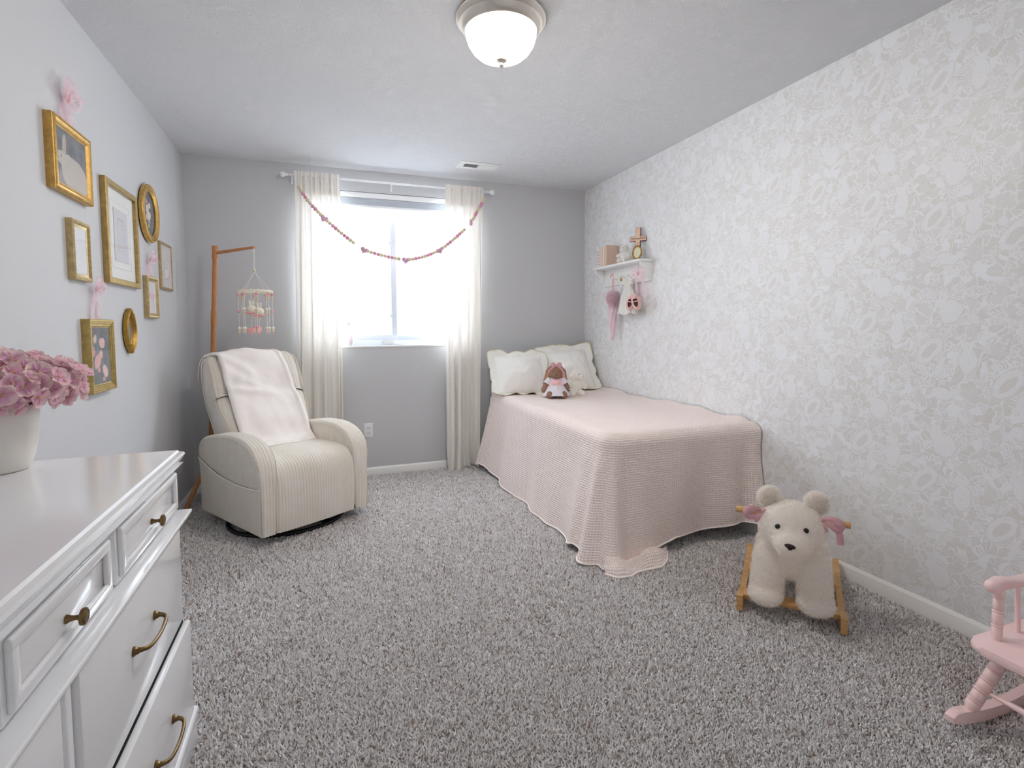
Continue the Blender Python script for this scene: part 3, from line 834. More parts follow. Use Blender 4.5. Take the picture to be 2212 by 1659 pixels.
def art_letter(nt, p, u, v):
    row = (v * 18.0); fr = row.md(1.0); r = row.fl()
    n = nt.noise(nt.comb(u * 34.0, r * 5.1, 0.0), 1.0, 2, .7)
    k = nt.step(n, .5, .62) * nt.step(fr, .3, .45) * (1.0 - nt.step(fr, .6, .75)) * u.gt(.15) * u.lt(.85) * v.gt(.15) * v.lt(.85)
    return nt.mix(k * .3, lin((226, 226, 230)), lin((150, 140, 140)))
def art_swan(nt, p, u, v):
    w = nt.vadd(p, nt.vscale(nt.vadd(nt.noise(p, 6, 3, .6, out=1), (.5, .5, .5), 'SUBTRACT'), .06))
    c = nt.mix(nt.noise(p, 3, 3), lin((206, 200, 200)), lin((222, 216, 216)))
    e = nt.ell(w, .50, .34, .26, .12, 10).mn(nt.ell(w, .70, .50, .05, .17, 8))
    c = nt.mix((1.0 - nt.step(e, .85, 1.05)), c, lin((236, 228, 226)))
    rim = nt.step(e, .95, 1.05) * (1.0 - nt.step(e, 1.1, 1.25))
    c = nt.mix(rim * .45, c, lin((190, 160, 164)))
    return nt.mix((1.0 - nt.step(nt.ell(w, .28, .30, .10, .07, 0), .7, 1.1)) * .6, c, lin((222, 176, 184)))
def art_bow(nt, p, u, v):
    w = nt.vadd(p, nt.vscale(nt.vadd(nt.noise(p, 6, 3, .6, out=1), (.5, .5, .5), 'SUBTRACT'), .04))
    e = nt.ell(w, .30, .55, .17, .10, -18).mn(nt.ell(w, .70, .55, .17, .10, 18)).mn(nt.ell(w, .40, .38, .045, .16, -12)).mn(nt.ell(w, .60, .38, .045, .16, 12))
    return nt.mix((1.0 - nt.step(e, .7, 1.05)) * .85, lin((228, 226, 230)), lin((224, 186, 192)))

def picture_panel(t, inv, y0, y1, z0, z1, x, mat, name):
    b = MB(); b.M = inv
    # the wall faces +X: seen from the room, left of the picture is the small-Y side
    b.face([b.v((x, y0, z0)), b.v((x, y1, z0)), b.v((x, y1, z1)), b.v((x, y0, z1))], False, [(0, 0), (1, 0), (1, 1), (0, 1)])
    bx = (x - .003)
    b.box((bx - .002, y0, z0), (x - .0008, y1, z1))
    o = b.build(name, mat, t, 0); return o
def rect_frame(label, y0, y1, z0, z1, t_, fw_, mat, prof, picture, bead=None, mat_in=None, tilt=0.0):
    t = thing('picture_frame', label, 'picture frame', (.0, (y0 + y1) / 2, z0), group=None); inv = t.matrix_basis.inverted()
    b = MB(); b.M = inv; rect_ring(b, y0, y1, z0, z1, prof)
    if bead: beads_rect(b, y0, y1, z0, z1, *bead)
    b.build('moulding', mat, t, 30)
    b = MB(); b.M = inv; b.box((.001, y0 + .006, z0 + .006), (.006, y1 - .006, z1 - .006)); b.build('backing', M_DARK, t)
    pi_ = fw_ - .002; px = .0095 if mat_in else max(.0095, t_ * .66)
    if px > .0125:
        b = MB(); b.M = inv; b.box((.006, y0 + pi_, z0 + pi_), (px - .003, y1 - pi_, z1 - pi_)); b.build('spacer', M_DARK, t)
    if mat_in:
        b = MB(); b.M = inv; b.box((.006, y0 + pi_, z0 + pi_), (.0085, y1 - pi_, z1 - pi_)); b.build('mat_board', M_MAT, t)
        k = mat_in
        b = MB(); b.M = inv; rect_ring(b, y0 + fw_ + k[0] * .6, y1 - fw_ - k[0] * .6, z0 + fw_ + k[1] * .6, z1 - fw_ - k[1] * .6, [(0, .0085), (.001, .0098), (.0035, .0098), (.0045, .0085)]); b.build('mat_bevel', M_MAT, t)
        picture_panel(t, inv, y0 + fw_ + k[0], y1 - fw_ - k[0], z0 + fw_ + k[1], z1 - fw_ - k[1], .0105, picture, 'print')
    else:
        picture_panel(t, inv, y0 + pi_, y1 - pi_, z0 + pi_, z1 - pi_, px, picture, 'print')
    b = MB(); b.M = inv; gx = max(.0125, px + .002); b.box((gx, y0 + pi_, z0 + pi_), (gx + .001, y1 - pi_, z1 - pi_)); b.build('glass', M_GLASSY, t)
    return t
def flat_prof(T, w): return [(0, .0), (0, T - .002), (.002, T), (w - .002, T), (w, T - .002), (w, .008)]
rect_frame('wide gold frame with beaded edge around a painting of a white rabbit', 2.292, 2.615, 1.705, 1.968, .031, .034, M_GOLD,
           [(0, 0), (0, .026), (.003, .029), (.006, .029), (.009, .031), (.014, .0325), (.019, .030), (.024, .024), (.029, .020), (.031, .021), (.034, .018), (.034, .008)], art('rabbit_painting', art_rabbit), bead=(.0045, .0295, .0032, .0068))
rect_frame('tall mottled gold frame with a white mat around a page of script', 2.772, 3.195, 1.412, 1.876, .022, .026, M_GOLDLEAF, flat_prof(.024, .026), art('script_page', art_script), mat_in=(.095, .085))
rect_frame('small champagne gold frame with carved border holding a pale letter', 2.422, 2.583, 1.395, 1.625, .023, .028, M_GOLDPALE,
           [(0, 0), (0, .021), (.002, .0235), (.014, .0225), (.016, .019), (.022, .017), (.028, .014), (.028, .008)], art('letter', art_letter), bead=(.008, .0225, .0055, .0085))
rect_frame('thin plain gold frame with a faint swan drawing beside the room corner', 3.622, 3.872, 1.445, 1.727, .014, .014, M_GOLDPALE, flat_prof(.015, .014), art('swan_drawing', art_swan))
rect_frame('small champagne gold frame with carved border holding a pink bow drawing', 3.312, 3.505, 1.266, 1.494, .023, .030, M_GOLDPALE,
           [(0, 0), (0, .021), (.002, .0235), (.014, .0225), (.016, .019), (.022, .017), (.030, .014), (.030, .008)], art('bow_drawing', art_bow), bead=(.008, .0225, .0055, .0085))
rect_frame('satin yellow gold frame around a painting of pink roses on grey', 2.510, 2.765, .945, 1.247, .031, .036, M_GOLDYEL,
           [(0, 0), (0, .030), (.002, .032), (.010, .032), (.012, .029), (.018, .029), (.020, .025), (.027, .025), (.029, .021), (.036, .019), (.036, .008)], art('rose_painting', flowers_art(ROSES)))
def oval_frame(label, cy, cz, ry, rz, prof, mat, picture, bead=None, wav=None, n=72):
    t = thing('picture_frame', label, 'picture frame', (0, cy, cz - rz)); inv = t.matrix_basis.inverted()
    def pt(a, i, x):
        k = wav(a, i) if wav else 1.0
        return (x, cy + (ry - i) * cos(a) * k, cz + (rz - i) * sin(a) * k)
    b = MB(); b.M = inv
    b.grid(lambda u, v: pt(2 * pi * u, *prof[min(len(prof) - 1, int(round(v * (len(prof) - 1))))]), n, len(prof) - 1, cu=True)
    if bead:
        i, x, r, k = bead
        for j in range(k): b.ball(pt(2 * pi * j / k, i, x), (r * .7, r, r), 6, 4)
    b.build('moulding', mat, t, 30)
    w = prof[-1][0] - .002
    b = MB(); b.M = inv; vs = [b.v((.0095, cy + (ry - w) * cos(2 * pi * k / n), cz + (rz - w) * sin(2 * pi * k / n))) for k in range(n)]
    b.face(vs, False, [(.5 + .5 * cos(2 * pi * k / n), .5 + .5 * sin(2 * pi * k / n)) for k in range(n)]); b.build('print', picture, t, 0)
    b = MB(); b.M = inv; b.prism([(cy + (ry - .008) * cos(2 * pi * k / n), cz + (rz - .008) * sin(2 * pi * k / n)) for k in range(n)], .001, .007, M=Matrix(((0, 0, 1, 0), (1, 0, 0, 0), (0, 1, 0, 0), (0, 0, 0, 1)))); b.build('backing', M_DARK, t)
    return t
oval_frame('oval gilt frame with roped rim around a dark floral painting', 3.428, 1.843, .152, .158, [(0, .006), (0, .022), (.003, .026), (.008, .027), (.012, .024), (.018, .028), (.026, .028), (.034, .022), (.040, .018), (.040, .008)], M_GOLD, art('oval_floral_painting', flowers_art(OVALF, (104, 104, 110))), bead=(.006, .027, .0034, 96))
def orn(a, i):
    k = 1 + .03 * max(0, cos(4 * a)) ** 3
    for c in (pi / 2, -pi / 2):
        d = abs((a - c + pi) % (2 * pi) - pi)
        k += .10 * exp(-(d / .20) ** 2) + .05 * exp(-((d - .55) / .10) ** 2) - .05 * exp(-((d - .38) / .06) ** 2)
    return k
mir, nt_ = material('small_mirror', (214, 218, 224), .06, metal=.9)
oval_frame('tiny ornate antique gold oval frame with scrolled ends', 3.033, 1.197, .068, .098, [(0, .004), (0, .021), (.004, .025), (.010, .024), (.013, .019), (.018, .021), (.023, .015), (.025, .008)], M_GOLDANT, mir, wav=orn, n=120)

def ribbon_strip(b, pts, widths, nrm=(1, 0, 0), n=4, curl=.0):
    """flat ribbon along pts; widths per point; lies across nrm"""
    P = catmull(pts, n); k = len(P); N = Vector(nrm); R = []
    for i, p in enumerate(P):
        t = (P[min(i + 1, k - 1)] - P[max(i - 1, 0)]).normalized(); s_ = t.cross(N).normalized()
        w = interp([(j / (len(widths) - 1), ww) for j, ww in enumerate(widths)], i / (k - 1))
        row = []
        for q in range(5):
            f = q / 2 - 1
            row.append(b.v(p + s_ * f * w + N * (curl * (1 - f * f) * w + .12 * w * sin(f * 4 + i * .9))))
        R.append(row)
    for i in range(k - 1):
        for q in range(4): b.face([R[i][q], R[i + 1][q], R[i + 1][q + 1], R[i][q + 1]])
def wall_bow(label, y, z, zb, spread, s=1.0):
    t = thing('ribbon_bow', label, 'ribbon', (0, y, z)); 
    for sg in (-1, 1):
        b = MB(); ribbon_strip(b, [(.012, 0, 0), (.030, sg * .022 * s, .020 * s), (.034, sg * .044 * s, .012 * s), (.026, sg * .040 * s, -.012 * s), (.014, 0, -.002)], [.006 * s, .018 * s, .024 * s, .018 * s, .006 * s], n=5, curl=.4); b.build('loop', M_ORGANZA, t, 0)
        b = MB(); ribbon_strip(b, [(.014, 0, 0), (.024, sg * .018 * s, .03 * s), (.030, sg * .026 * s, .058 * s)], [.005 * s, .012 * s, .020 * s], n=5, curl=.3); b.build('end', M_ORGANZA, t, 0)
        h = zb - z
        b = MB(); ribbon_strip(b, [(.012, sg * .003, -.004), (.012, sg * spread * .6, h * .35), (.008, sg * spread, h * .8), (.014, sg * spread * 1.05, h - .012)], [.007 * s, .020 * s, .022 * s, .022 * s], n=6, curl=.3); b.build('tail', M_ORGANZA, t, 0)
    b = MB(); b.ball((.020, 0, 0), (.010 * s, .010 * s, .013 * s), 12, 8); b.build('knot', M_ROSE if False else M_PINKCLOTH, t)
wall_bow('sheer pink organza bow above the rabbit painting', 2.455, 2.072, 1.965, .030, 1.15)
wall_bow('sheer pink organza bow above the rose painting', 2.637, 1.372, 1.245, .034, .85)
wall_bow('sheer pink organza bow above the bow drawing', 3.408, 1.588, 1.492, .030, .85)

# ------------------------------------------------------------------ corduroy glider armchair and its throw
CHX, CHY, CHR = .655, 3.545, radians(32)
XL0, XL1, XR0, XR1 = -.350, -.262, .240, .338            # arms
SEATP = [(.16, .40), (.12, .452), (0.0, .468), (-.15, .475), (-.27, .470), (-.335, .452), (-.372, .415), (-.388, .36), (-.392, .28), (-.392, .20), (-.388, .12), (-.384, .075)]
BACKP = [(.03, .40), (.075, .47), (.135, .58), (.20, .70), (.245, .785), (.262, .80), (.285, .86), (.325, .95), (.352, 1.00), (.385, 1.022), (.425, 1.015), (.455, .985), (.458, .93), (.44, .80), (.40, .60), (.36, .42), (.34, .36)]
def polyline(pts, n):
    P = catmull([(0, y, z) for y, z in pts], n); L = [0.0]
    for a, c in zip(P, P[1:]): L.append(L[-1] + (c - a).length)
    return P, L
def arm_top(y):
    return interp([(-.392, .40), (-.388, .44), (-.375, .48), (-.35, .518), (-.31, .552), (-.26, .577), (-.20, .592), (-.12, .598), (0, .594), (.12, .580), (.22, .562), (.29, .545), (.33, .525), (.36, .49), (.375, .45), (.382, .40)], y)
def armchair():
    t = thing('glider_armchair', 'cream corduroy swivel glider armchair in the corner by the window', 'armchair', (CHX, CHY, 0), CHR)
    # seat and front panel in one upholstered sweep
    P, L = polyline(SEATP, 5); n = len(P) - 1; nx = 168; x0, x1 = XL1 - .004, XR0 + .004
    def ridge(x): return .0050 * (abs(cos(pi * x / .0177)) ** .7 - .5)
    b = MB()
    def fn(u, v):
        i = int(round(v * n)); p = P[i]; q = (P[min(i + 1, n)] - P[max(i - 1, 0)]).normalized(); nn = Vector((0, -q.z, q.y)) * -1
        x = lerp(x0, x1, u); e = min(u, 1 - u); rd = -.012 * max(0, 1 - e / .05) ** 2
        crown = .010 * sin(pi * u) * sm(.0, .3, 1 - abs(v - .35))
        return Vector((x, p.y, p.z)) + nn * (ridge(x) + rd + crown)
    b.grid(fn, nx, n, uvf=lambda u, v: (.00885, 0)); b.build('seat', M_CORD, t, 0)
    # arms: ridged band over the top, ridged side panels
    for (xa, xb, nm) in ((XL0, XL1, 'arm'), (XR0, XR1, 'arm')):
        b = MB(); ys = [-.392, -.391, -.386, -.375, -.36, -.34, -.31, -.27, -.22, -.16, -.08, 0, .08, .16, .22, .27, .31, .34, .36, .372, .379, .382]
        band = [Vector((0, -.384, .075)), Vector((0, -.390, .2)), Vector((0, -.392, .33))] + [Vector((0, y, arm_top(y))) for y in ys] + [Vector((0, .382, .30)), Vector((0, .375, .075))]
        BP = catmull(band, 2); nb = len(BP) - 1; wx = xb - xa; nr = 48
        def fb(u, v):
            i = int(round(v * nb)); p = BP[i]; q = (BP[min(i + 1, nb)] - BP[max(i - 1, 0)]).normalized(); nn = Vector((0, -q.z, q.y))
            e = abs(u - .5) * 2; puff = .012 * sm(.3, .5, p.z)
            x = lerp(xa - puff, xb + puff, u); rd = -.016 * max(0, (e - .62) / .38) ** 2
            return Vector((x, p.y, p.z)) + nn * (ridge(x - xa) * (1 if e < .9 else 0) + rd)
        b.grid(fb, nr, nb, uvf=lambda u, v: (.00885, 0))
        for xs, sg in ((xa, -1), (xb, 1)):
            ny = 176
            def fs(u, v, xs=xs, sg=sg):
                y = lerp(-.385, .376, u); z = lerp(.075, arm_top(y) - .010, v); puff = .012 * sm(.3, .5, z)
                bul = .010 * sin(pi * v) * sin(pi * u)
                return Vector((xs + sg * (puff + bul - .004 + .8 * ridge(y)), y, z))
            b.grid(fs, ny, 22, uvf=lambda u, v: (.00885, 0))
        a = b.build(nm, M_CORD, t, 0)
        if xa == XL0:      # side pocket
            b = MB()
            def fpk(u, v):
                y = lerp(-.383, .372, u); top = .335 + .075 * u ** 1.6 - .02 * sin(pi * u); z = lerp(.080, top, v)
                puff = .012 * sm(.3, .5, z); vv = (z - .075) / (arm_top(y) - .085); bul = .010 * sin(pi * min(1, vv)) * sin(pi * u)
                return Vector((xa - (puff + bul - .004 + .8 * ridge(y)) - .0025 - .010 * sin(pi * u) ** .6 * sm(.2, 1, v), y, z))
            b.grid(fpk, 170, 18, uvf=lambda u, v: (.00885, 0))
            pts = [fpk(u / 40, 1.0) + Vector((-.001, 0, 0)) for u in range(41)]; b.tube(pts, .0035, 8)
            b.build('side_pocket', M_CORD, a, 0)
    # backrest: lower cushion and headrest
    P2, L2 = polyline(BACKP, 4); n2 = len(P2) - 1
    def back(v0, v1, name, wid, puff, seam):
        b = MB(); nx = 150; i0, i1 = int(v0 * n2), int(v1 * n2); m_ = i1 - i0
        def fn(u, v):
            i = i0 + int(round(v * m_)); p = P2[i]; q = (P2[min(i + 1, n2)] - P2[max(i - 1, 0)]).normalized(); nn = Vector((0, -q.z, q.y))
            hw = wid(p.z); x = lerp(-hw, hw, u); e = abs(u - .5) * 2
            rd = -.05 * max(0, (e - .75) / .25) ** 2.2; wr = noise.noise(Vector((x * 7, p.z * 9, 2))) * .006
            vv = v if seam == 1 else 1 - v
            return Vector((x, p.y, p.z)) + nn * (puff * sin(pi * min(1, .12 + .88 * v)) ** .5 + ridge(x) * 1.2 + rd + wr)
        b.grid(fn, nx, m_, uvf=lambda u, v: (.00885, 0)); 
        return b
    wid = lambda z: interp([(.4, .245), (.55, .262), (.7, .290), (.85, .300), (1.03, .292)], z)
    front = 16
    b = back(0, 16 / n2, 'backrest', wid, .022, 0); b.build('backrest', M_CORD, t, 0)
    b = back(16 / n2, 1, 'headrest', wid, .022, 1)
    # closed sides
    for sg in (-1, 1):
        prof = P2[:: 2]; c = Vector((sg * (.27), .25, .70))
        ring = [Vector((sg * (wid(p.z) - .004), p.y + (.006 if k < 9 else -.006), p.z)) for k, p in enumerate(prof)]
        vs = [b.v(p) for p in ring]; cen = b.v(c + Vector((sg * .012, .02, 0)))
        for k in range(len(vs)): b.face([vs[k], vs[(k + 1) % len(vs)], cen])
    b.build('headrest', M_CORD, t, 0)
    # underside and base
    b = MB(); b.box((XL0 + .01, -.378, .072), (XR1 - .01, .37, .10), .004); b.build('underside', M_DARK, t)
    b = MB()
    b.tube([(.335 * cos(2 * pi * k / 56), -.010 + .335 * sin(2 * pi * k / 56), .020) for k in range(56)], .0125, 10, closed=True); b.build('base_ring', M_BLACK, t)
    for ang in (20, 110):
        b = MB(); b.box((-.335, -.022, .014), (.335, .022, .026), .003, M=TR(0, -.010, 0) @ RZ(ang)); b.build('base_spoke', M_BLACK, t)
    b = MB(); b.lathe([(.05, .02), (.045, .05), (.045, .08)], 24, M=TR(0, .02, 0)); b.build('swivel_post', M_BLACK, t)
    return P2, wid
P2, WID = armchair()
def throw():
    """cream throw over the back, front surface follows the reclined cushion"""
    o0 = thing('throw_blanket', 'soft cream fleece throw draped over the corduroy armchair back', 'blanket', (CHX, CHY, 0), CHR)
    path = [(.005, .482), (.02, .50), (.055, .535), (.105, .62), (.165, .735), (.205, .80), (.235, .86), (.282, .96), (.318, 1.025), (.355, 1.050), (.41, 1.052), (.465, 1.035), (.490, .99), (.494, .93), (.490, .87)]
    P = catmull([(0, y, z) for y, z in path], 6); n = len(P) - 1
    b = MB(); nu = 60
    def pos(u, v, off):
        i = min(n, int(round(v * n))); p = P[i]; q = (P[min(i + 1, n)] - P[max(i - 1, 0)]).normalized(); nn = Vector((0, -q.z, q.y))
        s_ = v
        xl = interp([(0, -.205), (.25, -.235), (.5, -.240), (.7, -.262), (.85, -.285), (1, -.300)], s_); xr = interp([(0, .225), (.3, .215), (.55, .180), (.7, .165), (1, .15)], s_)
        x = lerp(xl, xr, u)
        f = .020 * noise.noise(Vector((u * 2.6, v * 7.0, 1.3))) + .006 * noise.noise(Vector((u * 7, v * 16, 4.3)))
        for (cv, cu, k, wv, sl) in ((.36, .35, .020, .035, .10), (.44, .25, .014, .03, .20), (.22, .5, .012, .035, .05), (.52, .2, .012, .03, .28)):
            d = v - (cv + sl * (cu - u)); f += k * exp(-(d / wv) ** 2) * exp(-((u - cu) / .38) ** 2)
        e = 1 - u; f += .006 * exp(-((e - .06) / .02) ** 2) - .004 * exp(-((e - .11) / .015) ** 2)
        ed = min(u, 1 - u); f -= .012 * max(0, 1 - ed / .035) ** 2
        return Vector((x, p.y, p.z)) + nn * (off + f)
    b.grid(lambda u, v: pos(u, v, .012), nu, n); b.grid(lambda u, v: pos(u, v, .002), nu, n, flip=True)
    for u in (0, 1): b.grid(lambda a, v, u=u: pos(u, v, lerp(.002, .012, a)), 2, n)
    for v in (0, 1): b.grid(lambda a, u, v=v: pos(u, v, lerp(.002, .012, a)), 2, nu)
    bmesh.ops.remove_doubles(b.bm, verts=b.bm.verts[:], dist=.0004)
    # rolled hem lying on the seat
    c = b.build('cloth', M_BLANKET, o0, 0)
    b = MB(); b.tube([pos(u / 30, 0, .008) + Vector((0, -.006, -.006)) for u in range(31)], .009, 8); b.build('hem', M_BLANKET, o0, 0)
throw()

# ------------------------------------------------------------------ wooden mobile stand and the mobile
def mobile_stand():
    t = thing('mobile_stand', 'warm wooden stand with angled legs and arm behind the armchair', 'stand', (.14, 4.10, 0))
    top = Vector((.222, 4.10, 1.775)); bot = Vector((.145, 4.10, .30)); d = top - bot
    b = wb(t); b.tube([bot, bot + d * .62], .0165, 16); b.tube([bot + d * .62, bot + d * .97], .0155, 16); b.build('post', M_OAK, t)
    b = wb(t); b.tube([bot + d * .635, bot + d * .70], .0185, 16); b.build('joint_collar', M_OAK, t)
    b = wb(t); b.tube([bot + d * .94, bot + d * 1.0], .0195, 16); b.build('arm_head', M_OAK, t)
    b = wb(t); b.tube([bot + d * .968, Vector((.493, 3.815, 1.738))], [.0115, .0085], 12); b.build('arm', M_OAK, t)
    for e in ((.030, 3.80, .012), (.42, 4.12, .012), (.06, 4.235, .012)):
        b = wb(t); b.tube([bot + d * .02, e], [.0145, .0125], 12); b.build('leg', M_OAK, t)
mobile_stand()
M_BEADW = simple('pale_wood_bead', (226, 210, 184), .55, var=.08, vscale=60); M_BEADP = fabric('pink_felt', (236, 176, 176), .95, 300, .3, .05)
M_BEADC = fabric('cream_felt', (240, 234, 218), .95, 300, .3, .05)
def heart_poly(s, n=36):
    out = []
    for k in range(n):
        a = 2 * pi * k / n; out.append((s * 16 * sin(a) ** 3 / 17, s * (13 * cos(a) - 5 * cos(2 * a) - 2 * cos(3 * a) - cos(4 * a)) / 17))
    return out
def heart(b, s, th, M):
    """puffy heart in the xz-plane of M"""
    poly = heart_poly(s); old = b.M; b.M = b.M @ M; n = len(poly)
    lv = [(0.0, 1.0), (.55, .93), (.85, .72), (1.0, .35)]
    for sg in (-1, 1):
        R = [[b.v((x * k, sg * th * h, y * k + (1 - k) * s * .08)) for x, y in poly] for h, k in lv]
        for A, B_ in zip(R, R[1:]):
            for i in range(n): b.face([A[i], A[(i + 1) % n], B_[(i + 1) % n], B_[i]])
        b.face(R[-1])
    b.M = old
def mobile():
    C0 = Vector((.490, 3.82, 0)); zt = 1.735
    t = thing('nursery_mobile', 'crocheted bunny mobile with pink hearts and wooden beads hanging from the stand', 'mobile', (C0.x, C0.y, 1.12))
    def mb(): b = MB(); b.M = TR(0, 0, -1.12); return b
    zr = 1.452; rr = .101
    b = mb(); b.tube([(-.004, 0, zt), (-.004, 0, zt - .14)], .0016, 6); b.tube([(.002, 0, zt), (.001, 0, zt - .14)], .0016, 6); b.tube([(.006 * cos(k), .0, zt - .02 + .006 * sin(k)) for k in [i * .5 for i in range(13)]], .0012, 5); b.build('hanging_cord', M_STRING, t)
    b = mb(); b.ball((0, 0, zt - .148), .0095, 12, 8); b.build('top_bead', M_BEADW, t)
    for k in range(4):
        a = pi / 4 + k * pi / 2 + .3; b = mb(); b.tube([(0, 0, zt - .155), (rr * cos(a), rr * sin(a), zr + .006)], .0012, 5); b.build('spoke_cord', M_STRING, t)
    b = mb(); nn = 72
    b.tube([(rr * cos(2 * pi * k / nn), rr * sin(2 * pi * k / nn), zr) for k in range(nn)], .0055, 8, closed=True)
    for k in range(nn): b.ball((rr * 1.05 * cos(2 * pi * k / nn), rr * 1.05 * sin(2 * pi * k / nn), zr - .007 + .0015 * (k % 2)), (.0045, .0045, .005), 6, 4)
    b.build('crochet_hoop', M_BEADC, t)
    def bead(z, r, m_, x, y): b = mb(); b.ball((x, y, z), r, 10, 7); return b.build('bead', m_, t)
    # eight strands round the hoop
    kinds = ['a', 'b', 'c', 'b2', 'a', 'b', 'c', 'b2']
    for k in range(8):
        a = k * pi / 4 + .18; x, y = rr * cos(a), rr * sin(a); kind = 'abcb'[k % 4]; low = 1.178 if kind != 'c' else 1.185
        b = mb(); b.tube([(x, y, zr), (x, y, low - .012)], .0013, 5); b.build('strand', M_STRING, t)
        bead(zr - .022, .0095, M_BEADP, x, y)
        for q in range(3): bead(zr - .036 - q * .010, .0058, M_BEADW, x, y)
        if kind == 'a': bead(zr - .135, .0085, M_BEADP, x, y)
        else:
            bead(zr - .118, .0095, M_BEADC, x, y)
            for q in range(3): bead(zr - .131 - q * .010, .0058, M_BEADW, x, y)
        bead(low + .030, .0095, M_BEADC if kind != 'c' else M_BEADP, x, y)
        for q in range(2): bead(low + .016 - q * .011, .0068, M_BEADW, x, y)
    # two bunny heads and hearts on inner strands
    for (x, y, zb, rz_, hz) in ((-.030, .03, 1.335, 30, 1.19), (.022, -.025, 1.318, -20, 1.195)):
        b = mb(); b.tube([(x, y, zr + .02), (x, y, hz)], .0013, 5); b.build('strand', M_STRING, t)
        b = mb(); Mx = TR(x, y, zb) @ RZ(rz_); b.M = b.M @ Mx
        b.ball((0, 0, 0), (.030, .024, .027), 16, 10); b.build('bunny_head', M_BEADC, t)
        for s in (-1, 1):
            b = mb(); b.M = b.M @ Mx; b.ball((s * .010, 0, .040), (.0075, .006, .021), 10, 8, M=RY(s * 6)); b.build('bunny_ear', M_BEADC, t)
        b = mb(); b.M = b.M @ Mx
        for q in range(14): b.ball((.027 * cos(q * 2 * pi / 14), .022 * sin(q * 2 * pi / 14), -.026 - .002 * (q % 2)), (.008, .008, .006), 8, 5)
        b.ball((0, 0, -.024), (.026, .021, .006), 12, 6); b.build('bunny_collar', M_BEADP, t)
        for q in range(2): bead(zb - .038 - q * .011, .0062, M_BEADW, x, y)
        b = mb(); heart(b, .029, .013, TR(x - .006, y, hz) @ RZ(22 if x < 0 else 70)); b.build('felt_heart', M_BEADP, t)
mobile()

# ------------------------------------------------------------------ curtains, rod, garland
RODY, RODZ = D - .085, 2.335
def rod():
    t = thing('curtain_rod', 'thin white curtain rod with ball finials above the window', 'curtain rod', (1.465, RODY, RODZ))
    b = MB(); b.tube([(.700 - 1.465, 0, 0), (1.58 - 1.465, 0, 0)], .0085, 14); b.tube([(1.30 - 1.465, 0, 0), (2.228 - 1.465, 0, 0)], .0068, 14); b.build('rod', M_DOORWHITE, t)
    for s, x in ((-1, .700), (1, 2.228)):
        b = MB(); b.lathe([(.0, -.012), (.010, -.010), (.0105, .0), (.007, .004), (.0065, .008), (.010, .012), (.010, .016), (.007, .019), (.012, .024), (.0185, .032), (.0215, .042), (.0195, .053), (.012, .061), (.0, .064)], 20, M=TR(x - 1.465, 0, 0) @ RY(90 * s), cap=False); b.build('finial', M_DOORWHITE, t, 40)
    for x in (.715, 1.447, 2.215):
        b = MB(); dx = x - 1.465; b.box((dx - .008, .078, -.048), (dx + .008, .085, .02), .002); b.box((dx - .003, -.010, -.006), (dx + .003, .08, .004)); b.tube([(dx, -.009, .004), (dx, -.011, -.008), (dx, 0, -.012), (dx, .011, -.008)], .003, 6); b.build('bracket', M_DOORWHITE, t)
rod()
def curtain(label, top, bot, seed, folds, puddle):
    rnd = random.Random(seed); zt = RODZ + .030
    t = thing('curtain', label, 'curtain', ((top[0] + top[1]) / 2, RODY, 0))
    ph = [rnd.uniform(0, 6.28) for _ in range(6)]; inv = t.matrix_basis.inverted()
    def fold(u, h):
        a = folds * 2 * pi * u
        low = sin(a + ph[0] + .7 * sin(a * .37 + ph[1])) + .35 * sin(2.3 * a + ph[2])
        hi = sin(a * 2.1 + ph[3]) * .8 + .5 * sin(a * 3.3 + ph[4])
        k = sm(.02, .45, h)
        return lerp(hi * .012, low * .030, k)
    def f(u, v):
        z = lerp(zt, puddle, v); h = v
        x = lerp(lerp(top[0], bot[0], h), lerp(top[1], bot[1], h), u)
        x += .012 * sin(folds * 2 * pi * u * .9 + ph[5]) * sm(.1, .8, h)
        y = RODY + fold(u, h)
        if z > RODZ - .02:
            y = RODY + (fold(u, 0) * .6) - .011
        elif z > RODZ - .16: y -= .006
        if z > RODZ + .012: y += .004 * sin(u * 60)
        if z < .16:
            k = (0.16 - z) / .16; x += .016 * k * sin(9 * u + ph[1]); y -= .03 * k * k * (0.4 + .6 * sin(5 * u + ph[2])); z = max(.016, z + .018 * k * sin(7 * u + ph[0]))
        y = min(y, D - .018)
        return (x, y, z)
    b = MB(); b.M = inv; b.grid(f, 150, 90); b.build('panel', M_CURTAIN, t, 0)
    # rod pocket: second layer at the back and stitched heading
    b = MB(); b.M = inv
    def fp(u, v):
        z = lerp(zt, RODZ - .135, v); p = f(u, v * (zt - RODZ + .135) / (zt - puddle))
        k = sm(0, .2, v) * (1 - sm(.8, 1, v))
        return (p[0], p[1] + .004 + .016 * k, z)
    b.grid(fp, 150, 12); b.build('rod_pocket', M_CURTAIN, t, 0)
curtain('sheer ivory curtain panel hanging behind the armchair', (.735, 1.056), (.690, 1.046), 3, 4.2, .018)
curtain('sheer ivory curtain panel hanging beside the bed', (1.868, 2.188), (1.850, 2.150), 9, 3.6, .018)
